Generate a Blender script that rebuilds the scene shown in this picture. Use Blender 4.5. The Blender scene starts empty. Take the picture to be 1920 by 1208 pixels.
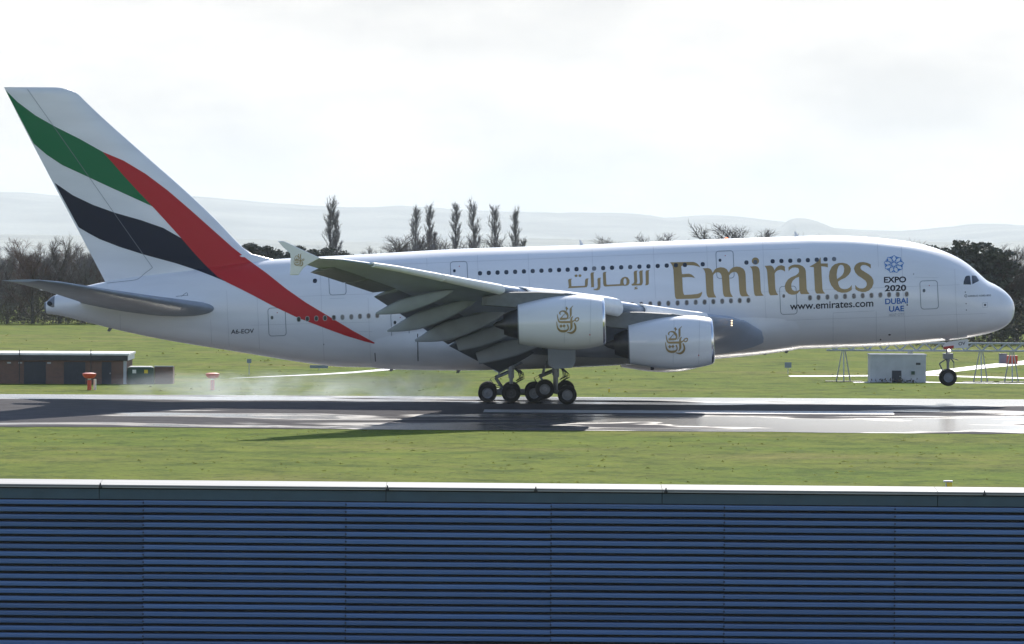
import bpy, bmesh, math, random
from mathutils import Vector, Matrix, noise
random.seed(7)
R = math.radians
scene = bpy.context.scene
COL = scene.collection

# ------------------------------------------------------------------ camera
FPX = 10320.0                       # focal length in pixels of a 1920-wide frame
CAM = Vector((0.0, -400.0, 12.5))
PITCH = math.atan(174.0 / FPX)      # level horizon sits at row 430
ROLL = R(0.25)
F_ = Vector((0, math.cos(PITCH), -math.sin(PITCH)))
R0 = Vector((1, 0, 0)); U0 = R0.cross(F_)
R_ = R0 * math.cos(ROLL) + U0 * math.sin(ROLL)
U_ = U0 * math.cos(ROLL) - R0 * math.sin(ROLL)
cd = bpy.data.cameras.new('camera'); cam = bpy.data.objects.new('camera', cd); COL.objects.link(cam)
cd.sensor_width = 36.0; cd.lens = FPX / 1920.0 * 36.0
cd.clip_start = 1.0; cd.clip_end = 60000.0
M = Matrix.Identity(4)
for i in range(3):
    M[i][0] = R_[i]; M[i][1] = U_[i]; M[i][2] = -F_[i]; M[i][3] = CAM[i]
cam.matrix_world = M
scene.camera = cam

# ------------------------------------------------------------------ light
SUN_EL, SUN_AZ = R(35.0), R(9.0)    # azimuth measured from +Y towards +X
W = bpy.data.worlds.new('World'); scene.world = W; W.use_nodes = True
nt = W.node_tree; N = nt.nodes; L = nt.links
for n in list(N): N.remove(n)
wo = N.new('ShaderNodeOutputWorld'); bg = N.new('ShaderNodeBackground'); sky = N.new('ShaderNodeTexSky')
sky.sky_type = 'NISHITA'; sky.sun_disc = False
sky.sun_elevation = SUN_EL; sky.sun_rotation = SUN_AZ
sky.altitude = 60; sky.air_density = 1.0; sky.dust_density = 0.4; sky.ozone_density = 2.5
tc = N.new('ShaderNodeTexCoord'); mp = N.new('ShaderNodeMapping'); mp.inputs['Scale'].default_value = (1.0, 1.0, 3.2)
nz = N.new('ShaderNodeTexNoise'); nz.inputs['Scale'].default_value = 9.0; nz.inputs['Detail'].default_value = 9.0
nz.inputs['Roughness'].default_value = 0.6; nz.inputs['Distortion'].default_value = 0.4
cr = N.new('ShaderNodeValToRGB'); cr.color_ramp.elements[0].position = 0.36; cr.color_ramp.elements[1].position = 0.66
bw = N.new('ShaderNodeRGBToBW'); ml = N.new('ShaderNodeMath'); ml.operation = 'MULTIPLY'; ml.inputs[1].default_value = 1.25
mx = N.new('ShaderNodeMix'); mx.data_type = 'RGBA'
mf = N.new('ShaderNodeMath'); mf.operation = 'MULTIPLY'; mf.inputs[1].default_value = 0.28
L.new(tc.outputs['Generated'], mp.inputs['Vector']); L.new(mp.outputs[0], nz.inputs['Vector'])
L.new(nz.outputs['Fac'], cr.inputs[0]); L.new(cr.outputs[0], mf.inputs[0]); L.new(mf.outputs[0], mx.inputs[0])
L.new(sky.outputs[0], bw.inputs[0]); L.new(bw.outputs[0], ml.inputs[0])
L.new(sky.outputs[0], mx.inputs[6]); L.new(ml.outputs[0], mx.inputs[7])
# broken cloud, thick towards the horizon all the way round
mp2 = N.new('ShaderNodeMapping'); mp2.inputs['Scale'].default_value = (1.0, 1.0, 3.0); mp2.inputs['Location'].default_value = (3.1, 0.7, 1.3)
nz2 = N.new('ShaderNodeTexNoise'); nz2.inputs['Scale'].default_value = 17.0; nz2.inputs['Detail'].default_value = 10.0; nz2.inputs['Roughness'].default_value = 0.58
cr2 = N.new('ShaderNodeValToRGB'); cr2.color_ramp.elements[0].position = 0.36; cr2.color_ramp.elements[1].position = 0.64
KC = 5.6
cr2.color_ramp.elements[0].color = (0.78, 0.775, 0.77, 1); cr2.color_ramp.elements[1].color = (1.0, 0.975, 0.94, 1)
kc = N.new('ShaderNodeMix'); kc.data_type = 'RGBA'; kc.blend_type = 'MULTIPLY'; kc.inputs[0].default_value = 1.0; kc.inputs[7].default_value = (KC, KC, KC, 1); kc.clamp_result = False
sx_ = N.new('ShaderNodeSeparateXYZ'); bk = N.new('ShaderNodeMapRange'); bk.interpolation_type = 'SMOOTHSTEP'
bk.inputs[1].default_value = 0.07; bk.inputs[2].default_value = 0.24; bk.inputs[3].default_value = 1.0; bk.inputs[4].default_value = 0.0
mx2 = N.new('ShaderNodeMix'); mx2.data_type = 'RGBA'
L.new(tc.outputs['Generated'], mp2.inputs['Vector']); L.new(mp2.outputs[0], nz2.inputs['Vector']); L.new(nz2.outputs['Fac'], cr2.inputs[0])
L.new(tc.outputs['Generated'], sx_.inputs[0]); L.new(sx_.outputs['Z'], bk.inputs[0]); L.new(cr2.outputs[0], kc.inputs[6])
L.new(bk.outputs[0], mx2.inputs[0]); L.new(mx.outputs[2], mx2.inputs[6]); L.new(kc.outputs[2], mx2.inputs[7])
L.new(mx2.outputs[2], bg.inputs[0]); bg.inputs[1].default_value = 0.14
L.new(bg.outputs[0], wo.inputs[0])

sd = bpy.data.lights.new('sun', 'SUN'); sun = bpy.data.objects.new('sun', sd); COL.objects.link(sun)
sd.energy = 4.0; sd.angle = R(0.8); sd.color = (1.0, 0.94, 0.85)
SDIR = Vector((math.sin(SUN_AZ) * math.cos(SUN_EL), math.cos(SUN_AZ) * math.cos(SUN_EL), math.sin(SUN_EL)))
sun.rotation_euler = SDIR.to_track_quat('Z', 'Y').to_euler()
vs = scene.view_settings
vs.view_transform = 'Standard'; vs.look = 'None'; vs.exposure = 0.54; vs.gamma = 1.0; vs.use_curve_mapping = False
scene.render.engine = 'CYCLES'
cy = scene.cycles
cy.max_bounces = 7; cy.diffuse_bounces = 3; cy.glossy_bounces = 4; cy.transmission_bounces = 3
cy.volume_bounces = 1; cy.transparent_max_bounces = 8; cy.use_denoising = True
cy.sample_clamp_indirect = 6.0; cy.sample_clamp_direct = 0.0
cy.volume_step_rate = 2.0; cy.volume_max_steps = 96

# ------------------------------------------------------------------ helpers
def at(px, py, Y):
    d = F_ * FPX + R_ * (px - 960.0) + U_ * (604.0 - py)
    return CAM + d * ((Y - CAM.y) / d.y)

def ground(px, py, z=-0.8):
    d = F_ * FPX + R_ * (px - 960.0) + U_ * (604.0 - py)
    return CAM + d * ((z - CAM.z) / d.z)

def link(o, parent=None):
    COL.objects.link(o)
    if parent is not None: o.parent = parent
    return o

def mesh(name, verts, faces, mat, parent=None, smooth=False, loc=None, auto=None):
    me = bpy.data.meshes.new(name)
    off = Vector(loc) if loc is not None else (parent.matrix_off if False else Vector((0, 0, 0)))
    me.from_pydata([tuple(Vector(v) - off) for v in verts], [], faces)
    me.update()
    if mat: me.materials.append(mat)
    if smooth:
        me.polygons.foreach_set('use_smooth', [True] * len(me.polygons))
    o = bpy.data.objects.new(name, me)
    if loc is not None: o.location = loc
    link(o, parent)
    if smooth and auto:
        try: me.set_sharp_from_angle(angle=R(auto))
        except Exception: pass
    return o

def tag(o, label=None, cat=None, group=None, kind=None):
    if label: o['label'] = label
    if cat: o['category'] = cat
    if group: o['group'] = group
    if kind: o['kind'] = kind
    return o

def empty(name, loc, label, cat, group=None):
    o = bpy.data.objects.new(name, None); o.location = loc; o.empty_display_size = 0.5
    link(o); return tag(o, label, cat, group)

class MB:
    def __init__(s): s.v = []; s.f = []
    def add(s, v, f):
        b = len(s.v); s.v += [Vector(p) for p in v]; s.f += [tuple(i + b for i in q) for q in f]
    def box(s, x0, x1, y0, y1, z0, z1):
        s.add([(x0,y0,z0),(x1,y0,z0),(x1,y1,z0),(x0,y1,z0),(x0,y0,z1),(x1,y0,z1),(x1,y1,z1),(x0,y1,z1)],
              [(0,3,2,1),(4,5,6,7),(0,1,5,4),(1,2,6,5),(2,3,7,6),(3,0,4,7)])
    def tube(s, pts, rad, n=8, cap=True):
        pts = [Vector(p) for p in pts]
        if not isinstance(rad, (list, tuple)): rad = [rad] * len(pts)
        b = len(s.v)
        for i, p in enumerate(pts):
            t = (pts[min(i+1, len(pts)-1)] - pts[max(i-1, 0)])
            t = t.normalized() if t.length > 1e-9 else Vector((0,0,1))
            a = Vector((0,0,1)) if abs(t.z) < 0.9 else Vector((1,0,0))
            u = t.cross(a).normalized(); w = t.cross(u)
            for k in range(n):
                an = 2*math.pi*k/n
                s.v.append(p + (u*math.cos(an) + w*math.sin(an)) * rad[i])
        for i in range(len(pts)-1):
            for k in range(n):
                s.f.append((b+i*n+k, b+i*n+(k+1)%n, b+(i+1)*n+(k+1)%n, b+(i+1)*n+k))
        if cap:
            s.f.append(tuple(b+k for k in range(n-1,-1,-1))); e = b+(len(pts)-1)*n
            s.f.append(tuple(e+k for k in range(n)))
    def loft(s, secs, closed=True, cap=True):
        n = len(secs[0]); b = len(s.v)
        for q in secs: s.v += [Vector(p) for p in q]
        for i in range(len(secs)-1):
            for k in range(n if closed else n-1):
                k2 = (k+1) % n
                s.f.append((b+i*n+k, b+i*n+k2, b+(i+1)*n+k2, b+(i+1)*n+k))
        if cap and closed:
            s.f.append(tuple(b+k for k in range(n-1,-1,-1))); e = b+(len(secs)-1)*n
            s.f.append(tuple(e+k for k in range(n)))
    def revolve(s, origin, axis, prof, n=32, caps=False):
        """prof: list of (distance along axis, radius)"""
        axis = Vector(axis).normalized(); a = Vector((0,1,0)) if abs(axis.y) < 0.9 else Vector((0,0,1))
        u = axis.cross(a).normalized(); w = axis.cross(u); o = Vector(origin)
        secs = [[o + axis*d + (u*math.cos(2*math.pi*k/n) + w*math.sin(2*math.pi*k/n))*max(r, 1e-4) for k in range(n)] for d, r in prof]
        s.loft(secs, True, caps)
    def build(s, name, mat, parent=None, smooth=False, auto=None, loc=None, fixn=True):
        o = mesh(name, s.v, s.f, mat, parent, False, loc)
        me = o.data
        if fixn:
            bm = bmesh.new(); bm.from_mesh(me); bmesh.ops.recalc_face_normals(bm, faces=bm.faces); bm.to_mesh(me); bm.free()
        if smooth:
            me.polygons.foreach_set('use_smooth', [True]*len(me.polygons))
            if auto: me.set_sharp_from_angle(angle=R(auto))
        return o

def copy_tree(o, parent=None):
    c = o.copy(); link(c, parent)
    for ch in o.children: copy_tree(ch, c)
    return c

def pchip(xs, ys):
    n = len(xs); h = [xs[i+1]-xs[i] for i in range(n-1)]; d = [(ys[i+1]-ys[i])/h[i] for i in range(n-1)]
    m = [0.0]*n; m[0] = d[0]; m[-1] = d[-1]
    for i in range(1, n-1):
        if d[i-1]*d[i] <= 0: m[i] = 0
        else:
            w1 = 2*h[i]+h[i-1]; w2 = h[i]+2*h[i-1]; m[i] = (w1+w2)/(w1/d[i-1]+w2/d[i])
    def f(x):
        if x <= xs[0]: return ys[0]
        if x >= xs[-1]: return ys[-1]
        lo, hi = 0, n-1
        while hi-lo > 1:
            k = (lo+hi)//2
            if xs[k] <= x: lo = k
            else: hi = k
        t = (x-xs[lo])/h[lo]
        return ((1+2*t)*(1-t)**2*ys[lo] + t*(1-t)**2*h[lo]*m[lo] + t*t*(3-2*t)*ys[hi] + t*t*(t-1)*h[lo]*m[hi])
    return f

# ------------------------------------------------------------------ materials
def mat(name, col, rough=0.5, metal=0.0, var=0.0, scale=3.0, coat=0.0, bump=0.0, bscale=40.0, spec=0.5, stretch=None):
    m = bpy.data.materials.new(name); m.use_nodes = True
    t = m.node_tree; b = t.nodes['Principled BSDF']
    b.inputs['Base Color'].default_value = (*col, 1); b.inputs['Roughness'].default_value = rough
    b.inputs['Metallic'].default_value = metal; b.inputs['Coat Weight'].default_value = coat
    b.inputs['Coat Roughness'].default_value = 0.06; b.inputs['Specular IOR Level'].default_value = spec
    tcn = t.nodes.new('ShaderNodeTexCoord'); src = tcn.outputs['Object']
    if stretch:
        mpn = t.nodes.new('ShaderNodeMapping'); mpn.inputs['Scale'].default_value = stretch
        t.links.new(src, mpn.inputs[0]); src = mpn.outputs[0]
    if var > 0:
        n1 = t.nodes.new('ShaderNodeTexNoise'); n1.inputs['Scale'].default_value = scale; n1.inputs['Detail'].default_value = 6
        t.links.new(src, n1.inputs['Vector'])
        r = t.nodes.new('ShaderNodeValToRGB')
        r.color_ramp.elements[0].position = 0.3; r.color_ramp.elements[1].position = 0.7
        r.color_ramp.elements[0].color = (*[max(0, c*(1-var)) for c in col], 1)
        r.color_ramp.elements[1].color = (*[min(1, c*(1+var)) for c in col], 1)
        t.links.new(n1.outputs['Fac'], r.inputs[0]); t.links.new(r.outputs[0], b.inputs['Base Color'])
    if bump > 0:
        n2 = t.nodes.new('ShaderNodeTexNoise'); n2.inputs['Scale'].default_value = bscale; n2.inputs['Detail'].default_value = 4
        t.links.new(src, n2.inputs['Vector'])
        bp = t.nodes.new('ShaderNodeBump'); bp.inputs['Strength'].default_value = bump; bp.inputs['Distance'].default_value = 0.05
        t.links.new(n2.outputs['Fac'], bp.inputs['Height']); t.links.new(bp.outputs[0], b.inputs['Normal'])
    return m

def emit(name, col, s):
    m = bpy.data.materials.new(name); m.use_nodes = True
    b = m.node_tree.nodes['Principled BSDF']; b.inputs['Base Color'].default_value = (*col, 1)
    b.inputs['Emission Color'].default_value = (*col, 1); b.inputs['Emission Strength'].default_value = s
    return m

def ramp(n, stops):
    r = n.new('ShaderNodeValToRGB'); e = r.color_ramp.elements
    while len(e) < len(stops): e.new(0.5)
    for i, (p, c) in enumerate(stops):
        e[i].position = p; e[i].color = (*c, 1) if len(c) == 3 else c
    return r

PAINT = mat('white_paint', (0.78, 0.79, 0.81), 0.30, var=0.055, scale=0.9, coat=0.5, stretch=(0.14, 1, 1), bump=0.05, bscale=1.3)
PAINT2 = mat('white_fairing_paint', (0.76, 0.77, 0.79), 0.34, var=0.05, scale=0.6, coat=0.4)
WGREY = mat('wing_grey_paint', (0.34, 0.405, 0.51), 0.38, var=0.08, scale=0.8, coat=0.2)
FSHADE = mat('flap_shaded_grey', (0.15, 0.175, 0.21), 0.42, var=0.10, scale=1.0)  # grey flaps, with the deep shade between the track fairings darkened into the colour
TGREY = mat('fairing_grey_paint', (0.27, 0.31, 0.36), 0.42, var=0.12, scale=0.9)
DGREY = mat('dark_grey_paint', (0.13, 0.145, 0.16), 0.45, var=0.12)
SLAT = mat('white_slat_paint', (0.84, 0.85, 0.86), 0.28, var=0.04, coat=0.4)
LIPM = mat('polished_lip', (0.75, 0.76, 0.78), 0.22, metal=1.0, var=0.04)
DARKM = mat('dark_metal', (0.07, 0.07, 0.075), 0.40, metal=0.8, var=0.2)
BLACKM = mat('cavity_black', (0.012, 0.012, 0.014), 0.7)
STEEL = mat('gear_steel', (0.17, 0.185, 0.20), 0.35, metal=0.4, var=0.15)
TYRE = mat('tyre_rubber', (0.018, 0.018, 0.019), 0.85, var=0.2, spec=0.15)
RIM = mat('rim_paint', (0.17, 0.185, 0.21), 0.4, metal=0.3, var=0.1)
RIMD = mat('brake_dark', (0.05, 0.05, 0.055), 0.5, metal=0.5)
GOLD = mat('gold_lettering', (0.34, 0.235, 0.095), 0.38, metal=0.15, var=0.05)
GREEN = mat('flag_green', (0.003, 0.16, 0.055), 0.45, spec=0.2)
BLACK = mat('flag_black', (0.005, 0.010, 0.028), 0.45, spec=0.2)
RED = mat('flag_red', (0.52, 0.016, 0.022), 0.45, spec=0.2)
INK = mat('ink_black', (0.008, 0.010, 0.022), 0.6, spec=0.15)
BLUE = mat('ink_blue', (0.004, 0.12, 0.42), 0.5, spec=0.2)
CYAN = mat('roundel_blue', (0.006, 0.18, 0.50), 0.5, spec=0.2)
GREYINK = mat('ink_grey', (0.32, 0.34, 0.37), 0.4)
SEAM = mat('door_seam', (0.20, 0.225, 0.26), 0.5)
FAINT = mat('panel_seam', (0.55, 0.57, 0.60), 0.5)
GLASS = mat('cabin_glass', (0.018, 0.028, 0.045), 0.10, coat=0.5)
SURR = mat('window_surround', (0.40, 0.41, 0.41), 0.4)
t_ = GLASS.node_tree; oi_ = t_.nodes.new('ShaderNodeObjectInfo')
rp_ = ramp(t_.nodes, [(0.0, (0.010, 0.018, 0.034)), (0.55, (0.020, 0.032, 0.052)), (0.8, (0.05, 0.065, 0.085)), (0.95, (0.16, 0.17, 0.18))])
t_.links.new(oi_.outputs['Random'], rp_.inputs[0]); t_.links.new(rp_.outputs[0], t_.nodes['Principled BSDF'].inputs['Base Color'])
COCK = mat('cockpit_glass', (0.010, 0.013, 0.018), 0.05, coat=1.0)
REDM = mat('red_enamel', (0.45, 0.02, 0.02), 0.4)
LAMP = emit('landing_lamp', (1.0, 0.95, 0.85), 8.0)
LAMPY = emit('wing_root_lamp', (1.0, 0.75, 0.45), 1.6)
BEACON = emit('red_beacon', (1.0, 0.12, 0.05), 3.0)

# ------------------------------------------------------------------ ground
def node_mat(name):
    m = bpy.data.materials.new(name); m.use_nodes = True
    return m, m.node_tree, m.node_tree.nodes, m.node_tree.links, m.node_tree.nodes['Principled BSDF']

def grass_material():
    m, t, n, l, b = node_mat('grass')
    tcn = n.new('ShaderNodeTexCoord')
    def nzn(scale, detail, st=(1, 1, 1), rough=0.55):
        mpn = n.new('ShaderNodeMapping'); mpn.inputs['Scale'].default_value = st
        x = n.new('ShaderNodeTexNoise'); x.inputs['Scale'].default_value = scale; x.inputs['Detail'].default_value = detail
        x.inputs['Roughness'].default_value = rough
        l.new(tcn.outputs['Object'], mpn.inputs[0]); l.new(mpn.outputs[0], x.inputs['Vector']); return x
    a = nzn(0.05, 8, (0.5, 1.0, 1), 0.7); bq = nzn(0.35, 8, (1, 0.6, 1), 0.7); c = nzn(2.2, 6, (1, 0.5, 1), 0.7)
    r1 = ramp(n, [(0.34, (0.095, 0.152, 0.013)), (0.54, (0.135, 0.166, 0.022)), (0.72, (0.180, 0.160, 0.052))])
    l.new(a.outputs['Fac'], r1.inputs[0])
    r2 = ramp(n, [(0.34, (0.50, 0.58, 0.42)), (0.5, (1, 1, 1)), (0.68, (1.35, 1.25, 1.3))])
    l.new(bq.outputs['Fac'], r2.inputs[0])
    r3 = ramp(n, [(0.29, (0.25, 0.26, 0.18)), (0.41, (0.95, 0.95, 0.95)), (0.75, (1.35, 1.3, 1.15))])
    l.new(c.outputs['Fac'], r3.inputs[0])
    m1 = n.new('ShaderNodeMix'); m1.data_type = 'RGBA'; m1.blend_type = 'MULTIPLY'; m1.inputs[0].default_value = 1
    m2 = n.new('ShaderNodeMix'); m2.data_type = 'RGBA'; m2.blend_type = 'MULTIPLY'; m2.inputs[0].default_value = 1
    l.new(r1.outputs[0], m1.inputs[6]); l.new(r2.outputs[0], m1.inputs[7])
    l.new(m1.outputs[2], m2.inputs[6]); l.new(r3.outputs[0], m2.inputs[7])
    l.new(m2.outputs[2], b.inputs['Base Color'])
    b.inputs['Roughness'].default_value = 0.95; b.inputs['Specular IOR Level'].default_value = 0.05
    bp = n.new('ShaderNodeBump'); bp.inputs['Strength'].default_value = 0.8; bp.inputs['Distance'].default_value = 0.25
    l.new(c.outputs['Fac'], bp.inputs['Height']); l.new(bp.outputs[0], b.inputs['Normal'])
    return m
GRASS = grass_material()

GZ = -0.8
gv, gf = [], []
xs = [-16000, -6000, -2000, -800, -300, -120, -60, 0, 60, 120, 300, 800, 2000, 6000, 16000]
ys = [-900, -500, -330, -200, -100, -40, 40, 120, 250, 400, 600, 800, 1000, 1300, 1700, 2200, 3000, 4500, 6500, 10000, 16000, 30700]
def plain(y):                       # the airfield plateau falls away to a wide low plain
    t = min(max((y-650)/8000, 0), 1); return GZ - 134*(t*t*(3-2*t)*0.6 + 0.4*(1-(1-t)**2))
for y in ys:
    for x in xs: gv.append((x, y, plain(y)))
nx = len(xs)
for j in range(len(ys)-1):
    for i in range(nx-1): gf.append((j*nx+i, j*nx+i+1, (j+1)*nx+i+1, (j+1)*nx+i))
tag(mesh('ground', gv, gf, GRASS), kind='structure')

def runway_material():
    m, t, n, l, b = node_mat('wet_asphalt')
    tcn = n.new('ShaderNodeTexCoord')
    def nzn(scale, detail, st, dist=0.0, rough=0.5):
        mpn = n.new('ShaderNodeMapping'); mpn.inputs['Scale'].default_value = st
        x = n.new('ShaderNodeTexNoise'); x.inputs['Scale'].default_value = scale; x.inputs['Detail'].default_value = detail
        x.inputs['Distortion'].default_value = dist; x.inputs['Roughness'].default_value = rough
        l.new(tcn.outputs['Object'], mpn.inputs[0]); l.new(mpn.outputs[0], x.inputs['Vector']); return x
    w = nzn(0.16, 5, (0.30, 1.0, 1), 0.6, 0.5)
    big = nzn(0.012, 2, (1, 1, 1))
    # wetter away to the right, worn dry tracks near the middle
    sep = n.new('ShaderNodeSeparateXYZ'); l.new(tcn.outputs['Object'], sep.inputs[0])
    mr = n.new('ShaderNodeMapRange'); mr.inputs[1].default_value = -8; mr.inputs[2].default_value = 12
    mr.inputs[3].default_value = -0.055; mr.inputs[4].default_value = 0.075
    l.new(sep.outputs['X'], mr.inputs[0])
    ad = n.new('ShaderNodeMath'); ad.operation = 'ADD'; l.new(w.outputs['Fac'], ad.inputs[0]); l.new(mr.outputs[0], ad.inputs[1])
    tb = nzn(0.05, 3, (0.25, 1, 1))
    yy = n.new('ShaderNodeMath'); yy.operation = 'MULTIPLY_ADD'; yy.inputs[1].default_value = 5.0; l.new(tb.outputs['Fac'], yy.inputs[0]); l.new(sep.outputs['Y'], yy.inputs[2])
    band = n.new('ShaderNodeMapRange'); band.interpolation_type = 'SMOOTHSTEP'     # rubbered strip along the touchdown line
    ab = n.new('ShaderNodeMath'); ab.operation = 'ADD'; ab.inputs[1].default_value = 10.5; l.new(yy.outputs[0], ab.inputs[0])
    aa = n.new('ShaderNodeMath'); aa.operation = 'ABSOLUTE'; l.new(ab.outputs[0], aa.inputs[0])
    band.inputs[1].default_value = 6.5; band.inputs[2].default_value = 9.0; band.inputs[3].default_value = -0.16; band.inputs[4].default_value = 0.0
    l.new(aa.outputs[0], band.inputs[0])
    fs = n.new('ShaderNodeMapRange'); fs.inputs[1].default_value = 1.0; fs.inputs[2].default_value = 6.0; fs.inputs[3].default_value = 0.0; fs.inputs[4].default_value = 0.10
    l.new(sep.outputs['Y'], fs.inputs[0]); ad3 = n.new('ShaderNodeMath'); ad3.operation = 'ADD'; l.new(fs.outputs[0], ad3.inputs[0]); l.new(band.outputs[0], ad3.inputs[1])   # standing water on the far shoulder
    ad2 = n.new('ShaderNodeMath'); ad2.operation = 'ADD'; l.new(ad.outputs[0], ad2.inputs[0]); l.new(ad3.outputs[0], ad2.inputs[1])
    wet = ramp(n, [(0.45, (0, 0, 0)), (0.52, (1, 1, 1))]); l.new(ad2.outputs[0], wet.inputs[0])
    fine = nzn(1.2, 6, (0.4, 1, 1), 0, 0.65)
    colr = ramp(n, [(0.3, (0.060, 0.057, 0.062)), (0.7, (0.105, 0.098, 0.102))]); l.new(fine.outputs['Fac'], colr.inputs[0])
    dk = n.new('ShaderNodeMix'); dk.data_type = 'RGBA'; dk.blend_type = 'MULTIPLY'; dk.inputs[7].default_value = (0.5, 0.5, 0.52, 1)
    l.new(wet.outputs[0], dk.inputs[0]); l.new(colr.outputs[0], dk.inputs[6]); l.new(dk.outputs[2], b.inputs['Base Color'])
    rr = n.new('ShaderNodeMapRange'); rr.inputs[3].default_value = 0.92; rr.inputs[4].default_value = 0.20
    l.new(wet.outputs[0], rr.inputs[0]); l.new(rr.outputs[0], b.inputs['Roughness'])
    sp = n.new('ShaderNodeMapRange'); sp.inputs[3].default_value = 0.03; sp.inputs[4].default_value = 0.45
    l.new(wet.outputs[0], sp.inputs[0]); l.new(sp.outputs[0], b.inputs['Specular IOR Level'])
    return m
RWY = runway_material()
RTH = R(-1.5)
def rw(u, v, z):      # runway frame -> world
    return (u*math.cos(RTH) - v*math.sin(RTH), u*math.sin(RTH) + v*math.cos(RTH), z)
prof = [(-36.5, -0.775), (-30, -0.55), (-22, -0.28), (-14, -0.09), (-8, 0.0), (8, 0.0), (14, -0.10), (20, -0.40), (27, -0.775)]
def crown(v):
    for (a, za), (b, zb) in zip(prof[:-1], prof[1:]):
        if a <= v <= b: return za + (zb-za)*(v-a)/(b-a)
    return -0.775
rv, rf = [], []
us = [-1500, -400, -150] + list(range(-80, 81, 2)) + [150, 400, 1500]
for u in us:
    for j, (v, z) in enumerate(prof):
        if j == 0: v += 1.6*noise.noise((u*0.06, 3.1, 0)) + 0.8*noise.noise((u*0.3, 9.1, 0)) - 0.045*max(-60, min(60, u))
        if j == len(prof)-1: v += 0.8*noise.noise((u*0.1, 1.1, 0))
        rv.append(rw(u, v, z))
npf = len(prof)
for i in range(len(us)-1):
    for k in range(npf-1): rf.append((i*npf+k, (i+1)*npf+k, (i+1)*npf+k+1, i*npf+k+1))
tag(mesh('runway', rv, rf, RWY, smooth=True), kind='structure')

MARK = mat('worn_white_marking', (0.46, 0.47, 0.48), 0.5, var=0.25, scale=1.5)
def marking(u0, u1, v0, v1):
    a, b = [], []
    for k in range(9):
        u = u0 + (u1-u0)*k/8
        a += [rw(u, v0, crown(v0)+0.006), rw(u, v1, crown(v1)+0.006)]
    fcs = [(2*k, 2*k+2, 2*k+3, 2*k+1) for k in range(8)]
    return mesh('painted_stripe', a, fcs, MARK)
for (u0, u1, v0, v1) in [(-1.5, 27.0, -18.6, -15.2), (-45, -24, -24.5, -23.6)][:1]:
    tag(marking(u0, u1, v0, v1), kind='structure')
RUB = mat('tyre_rubber_streak', (0.028, 0.028, 0.03), 0.55, var=0.3, scale=0.6, stretch=(0.15, 1, 1))

# far service roads, wet
ROADM = mat('wet_concrete', (0.34, 0.34, 0.34), 0.45, var=0.4, spec=0.6, scale=0.25)
def strip(name, pts, w0, w1):
    v, f = [], []
    for i, (px, py) in enumerate(pts):
        w = w0 + (w1-w0)*i/(len(pts)-1)
        p = ground(px, py, GZ+0.02)
        v += [p + Vector((0, -w/2, 0)), p + Vector((0, w/2, 0))]
    for i in range(len(pts)-1): f.append((2*i, 2*i+2, 2*i+3, 2*i+1))
    return tag(mesh(name, v, f, ROADM), kind='structure')
strip('service_road', [(1480, 705.5), (1640, 704.5), (1740, 703), (1800, 706), (1990, 711)], 3.5, 4.5)
strip('service_path', [(1725, 701), (1780, 695), (1840, 688), (1890, 683), (1960, 676)], 9, 12)
strip('service_track', [(1600, 717), (1700, 716), (1800, 718), (1990, 720)], 2.0, 2.5)
strip('perimeter_road', [(430, 709.5), (520, 705.5), (600, 702), (660, 698.5), (712, 694), (800, 686)], 0.6, 9)

# ================================================================== AIRLINER
jet = empty('airliner', (0, 0, 0), 'huge white double-deck four-engine airliner touching down on the wet runway', 'airliner')

# ---- fuselage surface: traced side profile, egg-shaped sections
NOSE = 1902.3
top_t = [(87,566),(95,558),(130,545),(200,528),(300,512),(400,499),(480,489.5),(520,486),(680,477.3),(871,466.5),(1080,459.8),(1238.6,452.6),(1440,445),(1493,443.3),
         (1532.7,442),(1585.7,442.6),(1625,444.6),(1680,450),(1703,453),(1726.4,457.8),(1752,464.8),(1777.4,474.4),(1796,483.2),(1814.5,495.2),
         (1828.4,506.5),(1842.3,519.4),(1851.6,527),(1865.5,533.8),(1877,540.8),(1888.7,550.4),(1898,562.5),(1901.5,572),(1902.3,580)]
bot_t = [(87,588),(105,590.5),(160,603.5),(229,620.7),(320.8,639.5),(400,652.5),(474.5,664.6),(574,680.7),(640,688),(700,689),(760,686.5),(926,680),(1199,668),
         (1338,661.5),(1480,655.5),(1680,648),(1726,644.5),(1763.5,640.5),(1814.5,634.2),(1835.4,629.9),(1856,624.8),(1874.8,618),(1888.7,609.5),(1898,598),(1901.5,588.5),(1902.3,581)]
wid_t = [(87,.40),(105,.55),(160,.78),(229,1.08),(320,1.55),(400,2.0),(474,2.45),(574,3.0),(680,3.42),(750,3.57),(1600,3.57),(1680,3.5),(1726,3.36),(1777,3.08),
         (1814,2.72),(1851,2.16),(1875,1.58),(1888,1.14),(1898,.60),(1901.5,.25),(1902.3,.02)]
xn = at(NOSE, 580, 0).x
def S_of(x): return math.sqrt(max(0.0, xn - x))
def tab(t, k):
    q = []
    for a in t:
        p = at(a[0], a[1] if k else 580, 0)
        q.append((S_of(p.x), p.z if k else a[1]))
    q.sort(); return pchip([a for a, _ in q], [b for _, b in q])
f_top, f_bot, f_wid = tab(top_t, 1), tab(bot_t, 1), tab(wid_t, 0)
XT = at(87, 575, 0).x
def fus(x):
    s = S_of(x); zt, zb, w = f_top(s), f_bot(s), f_wid(s)
    return zt, zb, w, zb + 0.45*(zt-zb)
def fus_hw(x, z):
    if x > xn or x < XT: return -1
    zt, zb, w, zc = fus(x)
    h = (zt-zc) if z > zc else (zc-zb)
    v = abs(z-zc)/max(h, 1e-6)
    if v >= 1: return -1
    p = 2.12
    return w*(1-v**p)**(1/p)
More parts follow.
